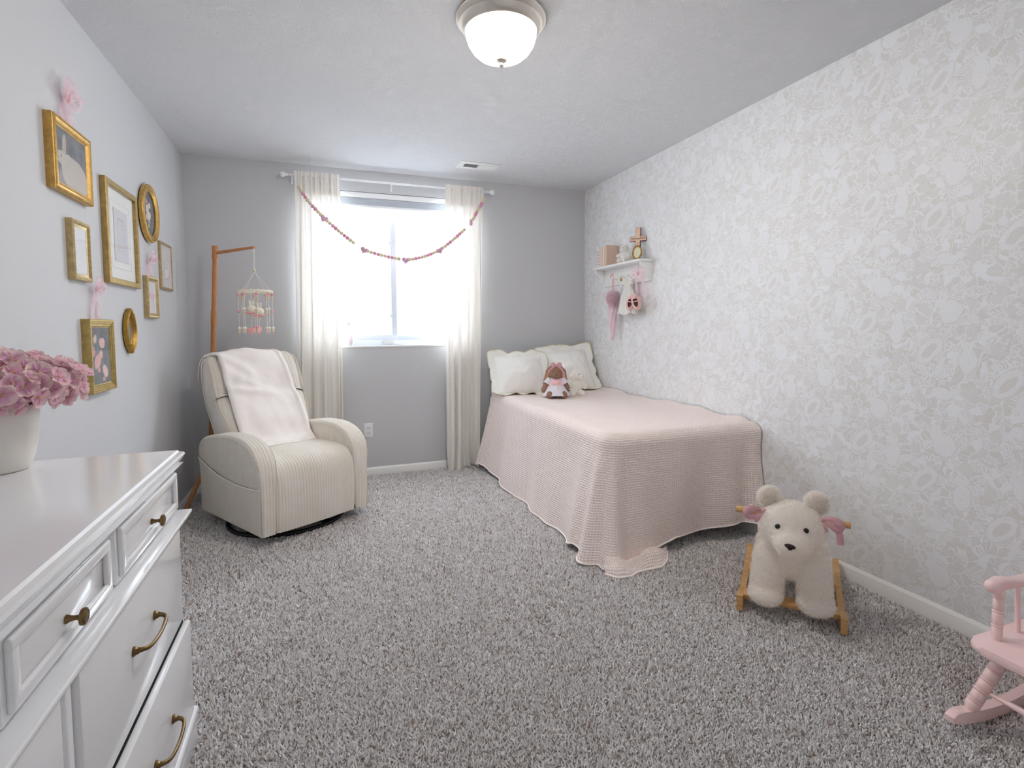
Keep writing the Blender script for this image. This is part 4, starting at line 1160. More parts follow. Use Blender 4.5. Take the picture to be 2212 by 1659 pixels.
def garland():
    G = [(.754, 2.258), (.826, 2.141), (.934, 2.025), (1.065, 1.910), (1.217, 1.804), (1.381, 1.758), (1.530, 1.739), (1.668, 1.766), (1.803, 1.827), (1.945, 1.940), (2.066, 2.062), (2.130, 2.175), (2.183, 2.253)]
    Y = RODY - .062
    P = catmull([(x, Y, z) for x, z in G], 12); L = [0]
    for a, c in zip(P, P[1:]): L.append(L[-1] + (c - a).length)
    def at(s):
        for i in range(len(L) - 1):
            if s <= L[i + 1]: return P[i].lerp(P[i + 1], (s - L[i]) / (L[i + 1] - L[i])), (P[i + 1] - P[i]).normalized()
        return P[-1], (P[-1] - P[-2]).normalized()
    t = thing('felt_garland', 'felt ball garland with pink hearts looped across the window', 'garland', (1.465, Y, RODZ)); inv = t.matrix_basis.inverted()
    b = MB(); b.M = inv; b.tube([(.722, RODY - .012, RODZ - .01), (.735, Y + .01, 2.29)] + P[::3] + [(2.19, Y + .01, 2.285), (2.198, RODY - .012, RODZ - .008)], .0012, 5); b.build('cord', M_STRING, t)
    pk = fabric('pink_felt_ball', (220, 158, 178), .95, 300, .3, .08); cr = fabric('oatmeal_felt_ball', (222, 208, 178), .95, 300, .3, .06)
    lt = fabric('lilac_pink_felt', (214, 170, 192), .95, 300, .3, .08)
    b = MB(); b.ball((0, 0, 0), .0138, 12, 8); bm_ = bpy.data.meshes.new('felt_ball'); b.bm.to_mesh(bm_); b.bm.free()
    for p in bm_.polygons: p.use_smooth = True
    mesh = {}
    for k, mt in (('c', cr), ('p', pk)): q = bm_.copy(); q.materials.append(mt); mesh[k] = q
    b = MB(); heart(b, .031, .012, Matrix()); hm = bpy.data.meshes.new('felt_heart'); b.bm.to_mesh(hm); b.bm.free(); hm.materials.append(lt)
    for p in hm.polygons: p.use_smooth = True
    # arc positions of the five hearts
    def s_at(x): return min(((abs(p.x - x), L[i]) for i, p in enumerate(P)))[1]
    hs = [s_at(x) for x in (.934, 1.222, 1.530, 1.803, 2.066)]
    segs = [(0.0, hs[0])] + list(zip(hs, hs[1:])) + [(hs[-1], L[-1])]
    for si, (a, c) in enumerate(segs):
        n = 10; lo = a + (.030 if si else .0); hi = c - (.030 if si < 5 else .0)
        gap = .0265
        start = lo if si else hi - gap * (n - 1)
        step = gap if (hi - lo) >= gap * (n - 1) else (hi - lo) / (n - 1)
        if si == 0: step = min(gap, (hi - .0) / (n - 1)); start = hi - step * (n - 1)
        for k in range(n):
            p, tg = at(start + step * k); o = bpy.data.objects.new('felt_ball', mesh['ccppccppcc'[k]]); COL.objects.link(o); o.parent = t
            o.location = inv @ p; o.rotation_euler = (k, k * .7, si); s_ = .92 + .16 * ((k * 7 + si * 3) % 5) / 5; o.scale = (s_, s_, s_)
    for k, h in enumerate(hs):
        p, tg = at(h); o = bpy.data.objects.new('felt_heart', hm); COL.objects.link(o); o.parent = t
        o.location = inv @ (p + Vector((0, 0, -.006))); o.rotation_euler = (0, [.55, .45, .05, -.45, .6][k], [0, 0, 0, 0, 1.2][k])
garland()
def bud_vase():
    x, y = 1.102, D + .040
    b = MB(); b.lathe([(0, 0), (.026, 0), (.034, .006), (.042, .03), (.043, .05), (.037, .08), (.024, .115), (.013, .145), (.0095, .165), (.011, .180), (.009, .180), (.0, .17)], 32, cap=False)
    o = b.build('bud_vase', M_CERAMIC2, None, 50); o.location = (x, y, WZ0 + .003); o.scale = (.9, .9, .9); tag(o, 'small blush teardrop vase on the window sill', 'vase')
    t = thing('dried_flowers', 'pale dried baby\'s breath sprigs in the teardrop vase', 'flowers', (x, y, WZ0 + .150))
    st = simple('dry_stem', (150, 140, 104), .8); bl = fabric('dry_blossom', (228, 230, 232), .9, 300, .2, .05, transl=.3)
    rnd = random.Random(4); tips = []
    b = MB()
    for k in range(7):
        a = rnd.uniform(0, 6.28); r = rnd.uniform(.01, .05); p1 = Vector((r * .4 * cos(a), r * .3 * sin(a), .045)); p2 = Vector((r * 1.2 * cos(a) + .012, r * .5 * sin(a), rnd.uniform(.06, .09)))
        b.tube([(0, 0, 0), p1, p2], .0009, 5)
        for q in range(6):
            e = p2 + Vector((rnd.gauss(0, .012), rnd.gauss(0, .008), rnd.gauss(0, .010))); b.tube([p1.lerp(p2, .6), e], .0006, 4); tips.append(e)
    b.build('stems', st, t)
    b = MB()
    for e in tips:
        for q in range(4): b.ball(e + Vector((rnd.gauss(0, .004), rnd.gauss(0, .004), rnd.gauss(0, .003))), .0028, 6, 4)
    o = b.build('blossoms', bl, t); o['kind'] = 'stuff'
bud_vase()

# ------------------------------------------------------------------ bed
BX0, BX1, BY0, BY1, BZ = 2.225, 3.170, 2.255, 4.225, .640
MY0 = 2.315                                  # foot of mattress and base, inside the hanging cloth
def bed():
    t = thing('bed', 'twin bed against the patterned wall, hidden under the blush spread', 'bed', ((BX0 + BX1) / 2, (MY0 + BY1) / 2, 0))
    b = wb(t); b.box((BX0, MY0, .39), (BX1, BY1, BZ), .05, 4); b.build('mattress', M_SHEET, t)
    b = wb(t); b.box((BX0 + .004, MY0 + .005, .19), (BX1 - .004, BY1 - .003, .392), .015, 3); b.build('box_spring', M_PILLOW, t)
    b = wb(t)
    for x in (BX0 + .012, BX1 - .05): b.box((x, MY0 + .02, .155), (x + .038, BY1 - .02, .192), .003)
    for y in (MY0 + .02, (MY0 + BY1) / 2, BY1 - .06): b.box((BX0 + .02, y, .155), (BX1 - .02, y + .038, .188), .003)
    b.build('metal_frame', M_BLACK, t)
    for x in (BX0 + .09, BX1 - .12):
        for y in (MY0 + .16, BY1 - .2): b = wb(t); b.tube([(x, y, 0), (x, y, .16)], .017, 10); b.build('leg', M_BLACK, t)
bed()
def bedspread():
    o = thing('bedspread', 'blush pink waffle weave bedspread draped to the carpet over the bed', 'bedspread', ((BX0 + BX1) / 2, 3.1, 0)); inv = o.matrix_basis.inverted()
    zt = BZ + .016; xl, xr, yf, yh = BX0 - .010, W - .006, BY0 - .018, 4.085
    rc, re = .10, .060                     # plan corner radius, edge radius
    # plan path: wall side of the foot -> corner -> along the open side -> head
    path = []
    def add(p, n): path.append((Vector((p[0], p[1], 0)), Vector((n[0], n[1], 0))))
    nf, nc, ns = 70, 34, 120
    for i in range(nf): add((lerp(xr, xl + rc, i / nf), yf), (0, -1))
    for i in range(nc):
        a = -pi / 2 - (pi / 2) * i / nc; add((xl + rc + rc * cos(a), yf + rc + rc * sin(a)), (cos(a), sin(a)))
    for i in range(ns + 1): add((xl, lerp(yf + rc, yh, i / ns)), (-1, 0))
    S = [0.0]
    for (p, _), (q, _) in zip(path, path[1:]): S.append(S[-1] + max((q - p).length, .009))
    N = len(path) - 1; sc = S[nf + nc // 2]; stot = S[-1]
    def hem(s):
        return interp([(0, .105), (.12, .098), (.28, .090), (.42, .072), (.55, .075), (.66, .050), (.76, .034), (sc - .05, .016), (sc + .06, .016), (sc + .14, .024), (sc + .24, .050), (sc + .32, .028), (sc + .5, .018), (sc + .9, .016), (sc + 1.3, .018), (sc + 1.6, .035), (stot, .075)], s)
    def flare(s):
        return interp([(0, .045), (.1, .010), (.3, -.010), (.55, -.015), (.70, .000), (.82, .030), (sc - .06, .10), (sc, .135), (sc + .08, .10), (sc + .2, .075), (sc + .5, .070), (sc + 1.0, .075), (sc + 1.6, .085), (stot, .10)], s)
    def folds(s, d):
        c = s - sc
        f = .016 * sin(11 * s + .6) + .010 * sin(23 * s + 2.0) + .012 * noise.noise(Vector((s * 5, 0, d * 2)))
        f += .055 * exp(-((c + .055) / .045) ** 2) - .030 * exp(-((c - .035) / .03) ** 2) + .045 * exp(-((c - .11) / .05) ** 2) + .030 * exp(-((c - .27) / .05) ** 2) + .016 * exp(-((c - .46) / .07) ** 2)
        f += .030 * exp(-((s - .03) / .04) ** 2) - .020 * exp(-((s - .10) / .04) ** 2)
        return f
    nt_ = 46
    def pos(i, v):
        """v: 0 at the rim of the top, 1 at the hem"""
        p, n = path[i]; s = S[i]; h = hem(s)
        qa = pi / 2 * re; fall = (zt - re) - h; tot = qa + fall; d = v * tot
        if d < qa:
            a = d / re; out = re * sin(a) - re; z = zt - re + re * cos(a); w = .0
        else:
            k = (d - qa) / fall; out = 0; z = zt - re - fall * k; w = k
        off = out + flare(s) * w ** 1.25 + folds(s, w) * (.10 + .90 * w) * sm(0, .25, w + .02)
        q = p + n * off
        if s > stot - .12: q.x -= .012 * sin((s - stot + .12) / .12 * pi / 2) * w
        q.x = min(q.x, W - .004)
        bunch = exp(-(s / .05) ** 2) * exp(-((v - .16) / .12) ** 2) * .022
        return Vector((q.x, q.y - bunch, z + bunch * .3)), d
    b = MB(); b.M = inv; R = []; UV = []
    for i in range(N + 1):
        row = []; uvr = []
        for j in range(nt_ + 1):
            q, d = pos(i, (j / nt_)); row.append(b.v(q)); uvr.append((S[i], d))
        R.append(row); UV.append(uvr)
    for i in range(N):
        for j in range(nt_): b.face([R[i][j], R[i + 1][j], R[i + 1][j + 1], R[i][j + 1]], True, [UV[i][j], UV[i + 1][j], UV[i + 1][j + 1], UV[i][j + 1]])
    # top: strips from the rim to the middle
    nx, ny = 46, 96
    def topf(u, v):
        x = lerp(xl + re, xr - .004, u); y = lerp(yf + re, yh, v)
        z = zt + .006 * noise.noise(Vector((x * 5, y * 5, 0))) + .004 * noise.noise(Vector((x * 13, y * 11, 3)))
        wall = exp(-((xr - x) / .05) ** 2); z += wall * (.016 + .010 * sin(y * 7) + .006 * sin(y * 19))
        z += .030 * exp(-((xr - x) / .06) ** 2) * exp(-((y - yf) / .13) ** 2)
        z += .012 * exp(-((y - yh + .03) / .03) ** 2) * (1 + .6 * sin(x * 21))
        e = min(u * 12, v * 24, 1.0); z = lerp(zt, z, e) if min(u, v) < .09 else z
        return Vector((x, y, z))
    b.grid(topf, nx, ny, uvf=lambda u, v: (u * .95, v * 1.8))
    # rim ring joins: small overlap strips (foot and side)
    body = b.build('cloth', M_WAFFLE, o, 0)
    # bound hem along the lower edge
    b = MB(); b.M = inv; b.tube([pos(i, 1.0)[0] + Vector((0, 0, .003)) for i in range(N + 1)], .0042, 8); b.build('hem', M_WAFFLE, o, 0)
    # turned-back edge at the head end
    b = MB(); b.M = inv
    def edge(u, v):
        q, d = pos(N, u); w = u
        return Vector((q.x - .002 - .035 * sin(pi * min(1, v * 1.0)) * (0.25 + w * .75) * .8 + .03 * v * w, q.y + .012 - .060 * v * (1 - .25 * w) + .035 * sin(pi * v), q.z + .006 * (1 - u)))
    b.grid(edge, 40, 10, uvf=lambda u, v: (v * .06, u * .65)); b.build('turned_edge', M_WAFFLE, o, 0)
    # corner of the cloth lying on the carpet at the foot
    b = MB(); b.M = inv
    def tail(u, v):
        k = v * 2 - 1
        cx = interp([(0, 2.150), (.3, 2.265), (.6, 2.385), (1, 2.585)], u); cy = interp([(0, 2.165), (.3, 2.140), (.55, 2.160), (.8, 2.195), (1, 2.255)], u)
        wd_ = interp([(0, .030), (.12, .075), (.30, .070), (.42, .052), (.55, .060), (.75, .088), (.9, .066), (1, .010)], u)
        z = .012 + (.040 * exp(-((u - .14) / .17) ** 2) + .040 * exp(-((u - .66) / .20) ** 2) + .022) * max(0, 1 - abs(k) ** 2.2) + .006 * sin(u * 17 + k * 3) * max(0, 1 - k * k) + .009 * sin(k * 6 + u * 5) * max(0, 1 - k * k)
        return Vector((cx + .25 * k * wd_, cy + k * wd_, max(.010, z)))
    b.grid(tail, 70, 26, uvf=lambda u, v: (u * .46, v * .20)); tl_ = [tail(i / 60, 0) for i in range(61)]; b.tube(tl_, .006, 8); b.build('trailing_corner', M_WAFFLE, o, 0)
bedspread()

def pillow(label, loc, yaw, tilt, roll, w, h, seed, flop):
    """pillow sham: local x across, z up, y out of the face (toward -y)"""
    t = thing('pillow_sham', label, 'pillow', loc); t.rotation_euler = (radians(tilt), radians(roll), radians(yaw))
    rnd = random.Random(seed); fl = .055; n = 40
    def prof(a): return max(0.0, 1 - abs(a) ** 2.6)
    b = MB()
    for sg in (-1, 1):
        def f(u, v, sg=sg):
            a, c = u * 2 - 1, v * 2 - 1; th = .125 * (prof(a) * prof(c)) ** .95 + .012 * (prof(a) * prof(c)) ** .3
            pinch = 1 - .05 * (1 - abs(c)) * abs(a) ** 3
            wr = (.010 * noise.noise(Vector((a * 2.5 + seed, c * 2.5, sg))) + .006 * noise.noise(Vector((a * 6, c * 4 + seed, sg))) - .006 * abs(noise.noise(Vector((a * 5 + c * 3, c * 5 - a * 3, seed))))) * min(1, th / .05)
            return Vector((a * w / 2 * (1 - .045 * (1 - c * c)), sg * (th + wr * (1 if th > .01 else 0)), h / 2 + c * h / 2 * (1 - .045 * (1 - a * a))))
        b.grid(f, n, n, flip=sg > 0)
    bmesh.ops.remove_doubles(b.bm, verts=b.bm.verts[:], dist=.0006); b.build('cushion', M_PILLOW, t, 0)
    # scalloped flange round the cushion
    per = []; m_ = 36
    def edge(k):
        s, f = divmod(k, m_); f /= m_
        a, c = [(lerp(-1, 1, f), -1), (1, lerp(-1, 1, f)), (lerp(1, -1, f), 1), (-1, lerp(1, -1, f))][s]
        return a, c
    def scal(k):
        s, f = divmod(k % (4 * m_), m_); f /= m_
        return .72 + .28 * abs(sin(pi * f * 3)) ** .8 + .25 * (exp(-(f / .05) ** 2) + exp(-((1 - f) / .05) ** 2))
    def ring(k, r, extra=0.0):
        a, c = edge(k % (4 * m_)); base = Vector((a * w / 2 * (1 - .045 * (1 - c * c)), 0, h / 2 + c * h / 2 * (1 - .045 * (1 - a * a))))
        d = Vector((a if abs(a) > .999 else a ** 9, 0, c if abs(c) > .999 else c ** 9)).normalized()
        L = fl * scal(k) * r
        q = base + d * (L + extra)
        # floppy: droop forward at the top, ripple elsewhere
        q.y += -.010 * r * sin(k * .55 + seed) - flop * r * r * max(0, c) ** 2 * (.5 + .5 * sin(k * .23 + seed))
        if c < -.9: q.y -= .028 * r; q.z += .030 * r
        return q
    for nm, r0, r1, mt, th in (('flange', -.12, .93, M_PILLOW, 6), ('binding', .90, 1.0, M_PIPING, 1)):
        b = MB()
        b.grid(lambda u, v: ring(int(round(u * 4 * m_)) % (4 * m_), lerp(r0, r1, v)) + Vector((0, -.0015, 0)), 4 * m_, th, cu=True)
        b.grid(lambda u, v: ring(int(round(u * 4 * m_)) % (4 * m_), lerp(r0, r1, v)) + Vector((0, .0015, 0)), 4 * m_, th, cu=True, flip=True)
        if nm == 'binding': b.tube([ring(k, 1.0) for k in range(4 * m_)], .0024, 6, closed=True)
        b.build(nm, mt, t, 0)
pillow('ivory scalloped pillow sham on the side of the bed next to the curtain', (2.425, 3.905, BZ + .022), -4, -36, 1.5, .43, .36, 2, .030)
pillow('ivory scalloped pillow sham in the bed corner touching the patterned wall', (2.915, 3.985, BZ + .022), -2, -30, -3, .44, .38, 5, .050)

# ------------------------------------------------------------------ plush toys on the bed
def plush_bunny():
    x, y = 2.600, 3.665; z = BZ + .018
    t = thing('plush_bunny', 'brown plush bunny with rose bow and pink smocked dress on the bed', 'stuffed toy', (x, y, z), radians(-22))
    # local: faces -y
    body = blob([('e', (0, .01, .085), (.058, .052, .075)), ('e', (0, -.006, .190), (.056, .054, .056)), ('e', (0, -.040, .172), (.038, .034, .032)),
                 ('l', (-.045, 0, .130), (-.088, -.018, .060), .024, .028), ('l', (.045, 0, .130), (.080, -.015, .075), .024, .026),
                 ('l', (-.032, -.02, .035), (-.050, -.095, .026), .030, .027), ('l', (.032, -.02, .035), (.055, -.090, .026), .030, .027)], .006, 5, .0016, 90)
    link('body', body, M_BROWNFUR, t, 0); tufts(body, 9000, .006, .0006, M_BROWNFUR, 'fur', t, 3)
    for s in (-1, 1):
        me = blob([('l', (s * .030, .012, .232), (s * .062, .020, .200), .016, .018), ('l', (s * .062, .020, .200), (s * .082 if s < 0 else .075, .02, .095), .018, .021)], .005, 4, .001, 90)
        e = link('ear', me, M_BROWNFUR, t, 0)
        b = MB(); b.grid(lambda u, v, s=s: Vector((s * lerp(.058, .078, v) + (u - .5) * .020, .020 - .0215 + .004 * (u - .5) ** 2, lerp(.195, .09, v))), 6, 12); b.build('ear_lining', M_TANFUR, e, 0)
    for s in (-1, 1): b = MB(); b.tube([(s * .022 + k * .004, -.053 - .003 * (1 - abs(k) / 2), .200 + .002 * abs(k)) for k in (-2, -1, 0, 1, 2)], .0013, 5); b.build('stitched_eye', M_BROWNNOSE, t)
    b = MB(); b.ball((0, -.074, .178), (.006, .003, .004), 10, 6); b.tube([(0, -.075, .174), (0, -.074, .164)], .001, 5); b.build('nose', M_BROWNNOSE, t)
    # dress: bodice and skirt
    b = MB()
    def skirt(u, v):
        a = -pi + 2 * pi * u; r = lerp(.060, .105, v ** .8); fo = 1 - .0 * v
        px, py, pz = r * sin(a) * 1.0, -r * cos(a) * (.95 + .25 * v * max(0, cos(a))), lerp(.098, .012, v)
        ru = .004 * v * sin(a * 17)
        if cos(a) > 0: pz += .030 * v * cos(a) - .020 * v * v * cos(a); py -= .010 * v
        return Vector((px * (1 + ru * 8), py * (1 + ru * 8), max(.004, pz)))
    b.grid(skirt, 84, 14, cu=True); b.build('dress_skirt', M_WHITECLOTH, t, 0)
    b = MB()
    def bod(u, v):
        a = 2 * pi * u; r = lerp(.049, .064, v); return Vector((r * sin(a) * 1.05, -r * cos(a) * .98, lerp(.148, .096, v)))
    b.grid(bod, 48, 6, cu=True); b.build('dress_bodice', M_PINKCLOTH, t, 0)
    b = MB()
    for (px, pz) in ((-.022, .108), (0, .110), (.022, .113), (.012, .080)): b.ball((px, -.067 - (.018 if pz < .09 else 0), pz), (.0045, .002, .0045), 8, 5)
    b.build('embroidered_flowers', simple('peach_thread', (232, 150, 124), .8), t)
    for s in (-1, 1):
        b = MB()
        def sl(u, v, s=s):
            A, B_ = Vector((s * .042, 0, .140)), Vector((s * .068, -.010, .098)); c = A.lerp(B_, v); d = (B_ - A).normalized(); e1 = d.orthogonal().normalized(); e2 = d.cross(e1); r = lerp(.026, .036, v)
            return c + e1 * r * cos(2 * pi * u) + e2 * r * sin(2 * pi * u)
        b.grid(sl, 24, 5, cu=True); b.build('sleeve', M_WHITECLOTH, t, 0)
    b = MB()
    def col(u, v):
        a = 2 * pi * u; r = lerp(.036, .060, v); return Vector((r * sin(a), -r * cos(a), .152 - .008 * v + .003 * sin(a * 12) * v))
    b.grid(col, 60, 4, cu=True); b.build('collar', M_WHITECLOTH, t, 0)
    for s in (-1, 1):
        b = MB(); ribbon_strip(b, [(0, -.025, .243), (s * .018, -.030, .262), (s * .034, -.030, .256), (s * .022, -.032, .244), (0, -.028, .242)], [.004, .010, .012, .010, .004], nrm=(0, -1, 0), curl=.4); b.build('bow_loop', M_ROSE, t, 0)
        b = MB(); ribbon_strip(b, [(0, -.028, .242), (s * .030, -.040, .230), (s * .054, -.028, .200 if s < 0 else .192), (s * .060, -.02, .195 if s < 0 else .150)], [.004, .009, .010, .009], nrm=(0, -1, 0), curl=.3); b.build('bow_tail', M_ROSE, t, 0)
    b = MB(); b.ball((0, -.030, .244), (.010, .008, .010), 10, 7); b.build('bow_knot', M_ROSE, t)
plush_bunny()
def lamb(label, loc, rz, s, head_yaw, name='plush_lamb', fur=4500):
    t = thing(name, label, 'stuffed toy', loc, rz)
    def S(p): return tuple(k * s for k in p)
    hy = radians(head_yaw); hd = lambda x, y, z: (x * cos(hy) - y * sin(hy), x * sin(hy) + y * cos(hy), z)
    parts = [('e', S((0, .004, .050)), S((.036, .034, .046))), ('e', S((0, 0, .118)), S((.036, .036, .034))), ('e', S(hd(0, -.030, .112)), S((.022, .022, .019))),
             ('l', S((-.030, -.004, .078)), S((-.050, -.020, .062)), .013 * s, .017 * s), ('l', S((.030, -.004, .078)), S((.050, -.014, .050)), .013 * s, .016 * s),
             ('l', S((-.018, -.02, .018)), S((-.026, -.056, .018)), .016 * s, .019 * s), ('l', S((.018, -.02, .018)), S((.026, -.054, .018)), .016 * s, .019 * s)]
    me = blob(parts, .0045 * s, 3, .0016 * s, 110 / s); link('body', me, M_FURW, t, 0); tufts(me, fur, .005 * s, .0006, M_FURW, 'fur', t, 5)
    for sg in (-1, 1):
        e = MB(); q = hd(sg * .040, .004, .118); e.ball(S(q), S((.017, .008, .011)), 12, 8, M=RZ(head_yaw) @ RY(sg * 25)); e.build('ear', M_FURW, t)
        e = MB(); q = hd(sg * .015, -.034, .126); e.ball(S(q), .0032 * s, 8, 6); e.build('eye', M_SOFTBLACK, t)
    e = MB(); q = hd(0, -.052, .114); e.ball(S(q), S((.006, .003, .004)), 8, 6); e.build('nose', M_PINKCLOTH, t)
lamb('small white plush lamb leaning on the brown bunny', (2.800, 3.715, BZ + .018), radians(-20), 1.34, 45)

# ------------------------------------------------------------------ wall shelf, its books and trinkets
SHZ, SY0, SY1, SD = 1.697, 3.250, 3.945, .118
def shelf():
    t = thing('wall_shelf', 'white wooden shelf with curved brackets and peg rail on the patterned wall', 'shelf', (W, (SY0 + SY1) / 2, SHZ))
    b = wb(t); b.box((W - SD, SY0, SHZ - .018), (W, SY1, SHZ), .005, 3); b.build('board', M_WHITE, t)
    b = wb(t); b.box((W - .016, SY0 + .015, SHZ - .158), (W, SY1 - .015, SHZ - .018), .003); b.build('peg_rail', M_WHITE, t)
    for y in (SY0 + .012, SY1 - .034):
        prof = [(0, 0), (-.098, 0), (-.096, -.020), (-.086, -.030), (-.070, -.040), (-.052, -.062), (-.040, -.090), (-.030, -.112), (-.016, -.122), (-.016, -.140), (0, -.140)]
        b = wb(t); b.prism(prof, 0, .022, M=Matrix(((1, 0, 0, W), (0, 0, 1, y), (0, 1, 0, SHZ - .018), (0, 0, 0, 1)))); b.build('bracket', M_WHITE, t)
    for y in (3.365, 3.50, 3.60, 3.705):
        b = wb(t); b.lathe([(.0075, 0), (.006, .01), (.005, .03), (.006, .040), (.0095, .046), (.0095, .052), (.0, .056)], 14, M=TR(W - .016, y, SHZ - .105) @ RY(-82), cap=False); b.build('peg', M_WHITE, t)
shelf()
def books():
    y = SY1 - .062
    spec = [(.044, .150, .098, (232, 228, 220), 'cream hardback with little animals down its spine on the wall shelf'), (.012, .158, .098, (214, 178, 168), 'thin dusty pink book beside the cream one on the shelf'),
            (.020, .160, .100, (236, 214, 204), 'thin pale pink book third in the shelf row'), (.022, .162, .101, (224, 190, 176), 'thin rose book fourth in the shelf row'),
            (.020, .163, .101, (240, 226, 216), 'thin ivory book second from the plush lamb on the shelf'), (.042, .166, .102, (214, 184, 166), 'tan book whose plain cover faces the plush lamb')]
    for k, (th, h, dp, col, lab) in enumerate(spec):
        cov = simple('book_cover', col, .6); pg = simple('book_pages', (236, 230, 218), .9)
        t = thing('book', lab, 'book', (W - .010 - dp / 2, y - th / 2, SHZ)); x0, x1 = -dp / 2, dp / 2
        b = MB(); b.box((x0, -th / 2, .0), (x0 + .002, th / 2, h), .001); b.box((x0, -th / 2, 0), (x1, -th / 2 + .0016, h)); b.box((x0, th / 2 - .0016, 0), (x1, th / 2, h)); b.build('cover', cov, t)
        b = MB(); b.box((x0 + .003, -th / 2 + .0016, .002), (x1 - .003, th / 2 - .0016, h - .003)); b.build('pages', pg, t)
        if k == 0:
            for q, cc in enumerate(((120, 92, 80), (110, 86, 84), (150, 130, 110), (196, 96, 66), (112, 84, 72))):
                b = MB(); z = h - .026 - q * .025
                b.ball((x0 - .0004, 0, z), (.0012, .006, .0065), 8, 6); b.ball((x0 - .0004, .004 * (-1) ** q, z + .007), (.0012, .003, .0035), 8, 6); b.build('spine_picture', simple('spine_ink', cc, .7), t)
        y -= th + .0012
books()
lamb('cream plush lamb sitting on the wall shelf between books and cross', (W - .062, 3.530, SHZ), radians(-62), .92, -12, fur=2500)
def cross():
    wood = simple('pale_wood_face', (226, 196, 166), .6, var=.06, vscale=40); dark = simple('burnt_wood_edge', (62, 34, 34), .7)
    pink = simple('pink_edge', (206, 140, 146), .6)
    t = thing('wooden_cross', 'pale wooden cross with dark edges and lettering on the shelf', 'cross', (W - .052, 3.372, SHZ)); t.rotation_euler = (radians(-6), 0, radians(-52))
    a, L_, H_, c = .0185, .064, .250, .165        # half bar, half span, height, centre height
    poly = [(-a, 0), (a, 0), (a, c - a), (L_, c - a), (L_, c + a), (a, c + a), (a, H_), (-a, H_), (-a, c + a), (-L_, c + a), (-L_, c - a), (-a, c - a)]
    Mx = Matrix(((1, 0, 0, 0), (0, 0, -1, 0), (0, 1, 0, 0), (0, 0, 0, 1)))
    b = MB(); b.prism(poly, -.008, .008, M=Mx); b.build('body', dark, t, 0)
    def inset(d): return [(x + (-d if x > 0 else d), max(d, z) if z == 0 else (z - d if (z > c or abs(z - H_) < 1e-6) else z + d)) for x, z in poly]
    b = MB(); b.prism(inset(.0005), .008, .0092, M=Mx); b.build('pink_border', pink, t, 0)
    b = MB(); b.prism(inset(.0042), .0088, .0100, M=Mx); b.build('face', wood, t, 0)
    ink = simple('lettering_ink', (58, 52, 60), .7); rnd = random.Random(5)
    b = MB()
    for k in range(9):
        x = -.050 + k * .0118; pts = [Vector((x + j * .0021, -.0104, c + .007 * sin(j * 1.9 + k * 1.3) * rnd.uniform(.5, 1.2))) for j in range(5)]
        b.tube(catmull(pts, 3), .0011, 5)
    for k in range(3): b.tube([(-.006, -.0104, c - .034 - k * .009), (0, -.0104, c - .030 - k * .009), (.006, -.0104, c - .035 - k * .009)], .0009, 5)
    b.build('lettering', ink, t)
cross()
def mini_frame():
    t = thing('tiny_standing_frame', 'tiny oval gilt filigree frame on an easel back on the shelf', 'picture frame', (W - .088, 3.330, SHZ)); t.rotation_euler = (radians(-14), 0, radians(-50))
    n = 48; b = MB()
    def pt(a, i, y): k = 1 + .05 * sin(12 * a); return Vector(((.036 - i) * cos(a) * k, y, .056 + (.054 - i) * sin(a) * k))
    pr = [(0, .004), (0, -.003), (.004, -.006), (.008, -.004), (.011, .0)]
    b.grid(lambda u, v: pt(2 * pi * u, *pr[int(round(v * 4))]), n, 4, cu=True)
    for k in range(24): b.ball(pt(2 * pi * k / 24, .002, -.004), .0042, 6, 4)
    b.build('filigree_rim', M_GOLDANT, t, 0)
    b = MB(); b.face([b.v(((.027) * cos(2 * pi * k / n), -.001, .056 + .045 * sin(2 * pi * k / n))) for k in range(n)]); b.build('print', simple('ivory_card', (226, 220, 190), .7, var=.05, vscale=50), t, 0)
    b = MB(); b.prism([(-.018, .0), (.018, .0), (.010, .07), (-.010, .07)], .0, .002, M=TR(0, .034, 0) @ RX(112)); b.build('easel_leg', M_DARK, t, 0)
    b = MB(); b.prism([(.030 * cos(2 * pi * k / 24), .056 + .048 * sin(2 * pi * k / 24)) for k in range(24)], -.004, -.002, M=Matrix(((1, 0, 0, 0), (0, 0, -1, 0), (0, 1, 0, 0), (0, 0, 0, 1)))); b.build('backing', M_DARK, t, 0)
mini_frame()

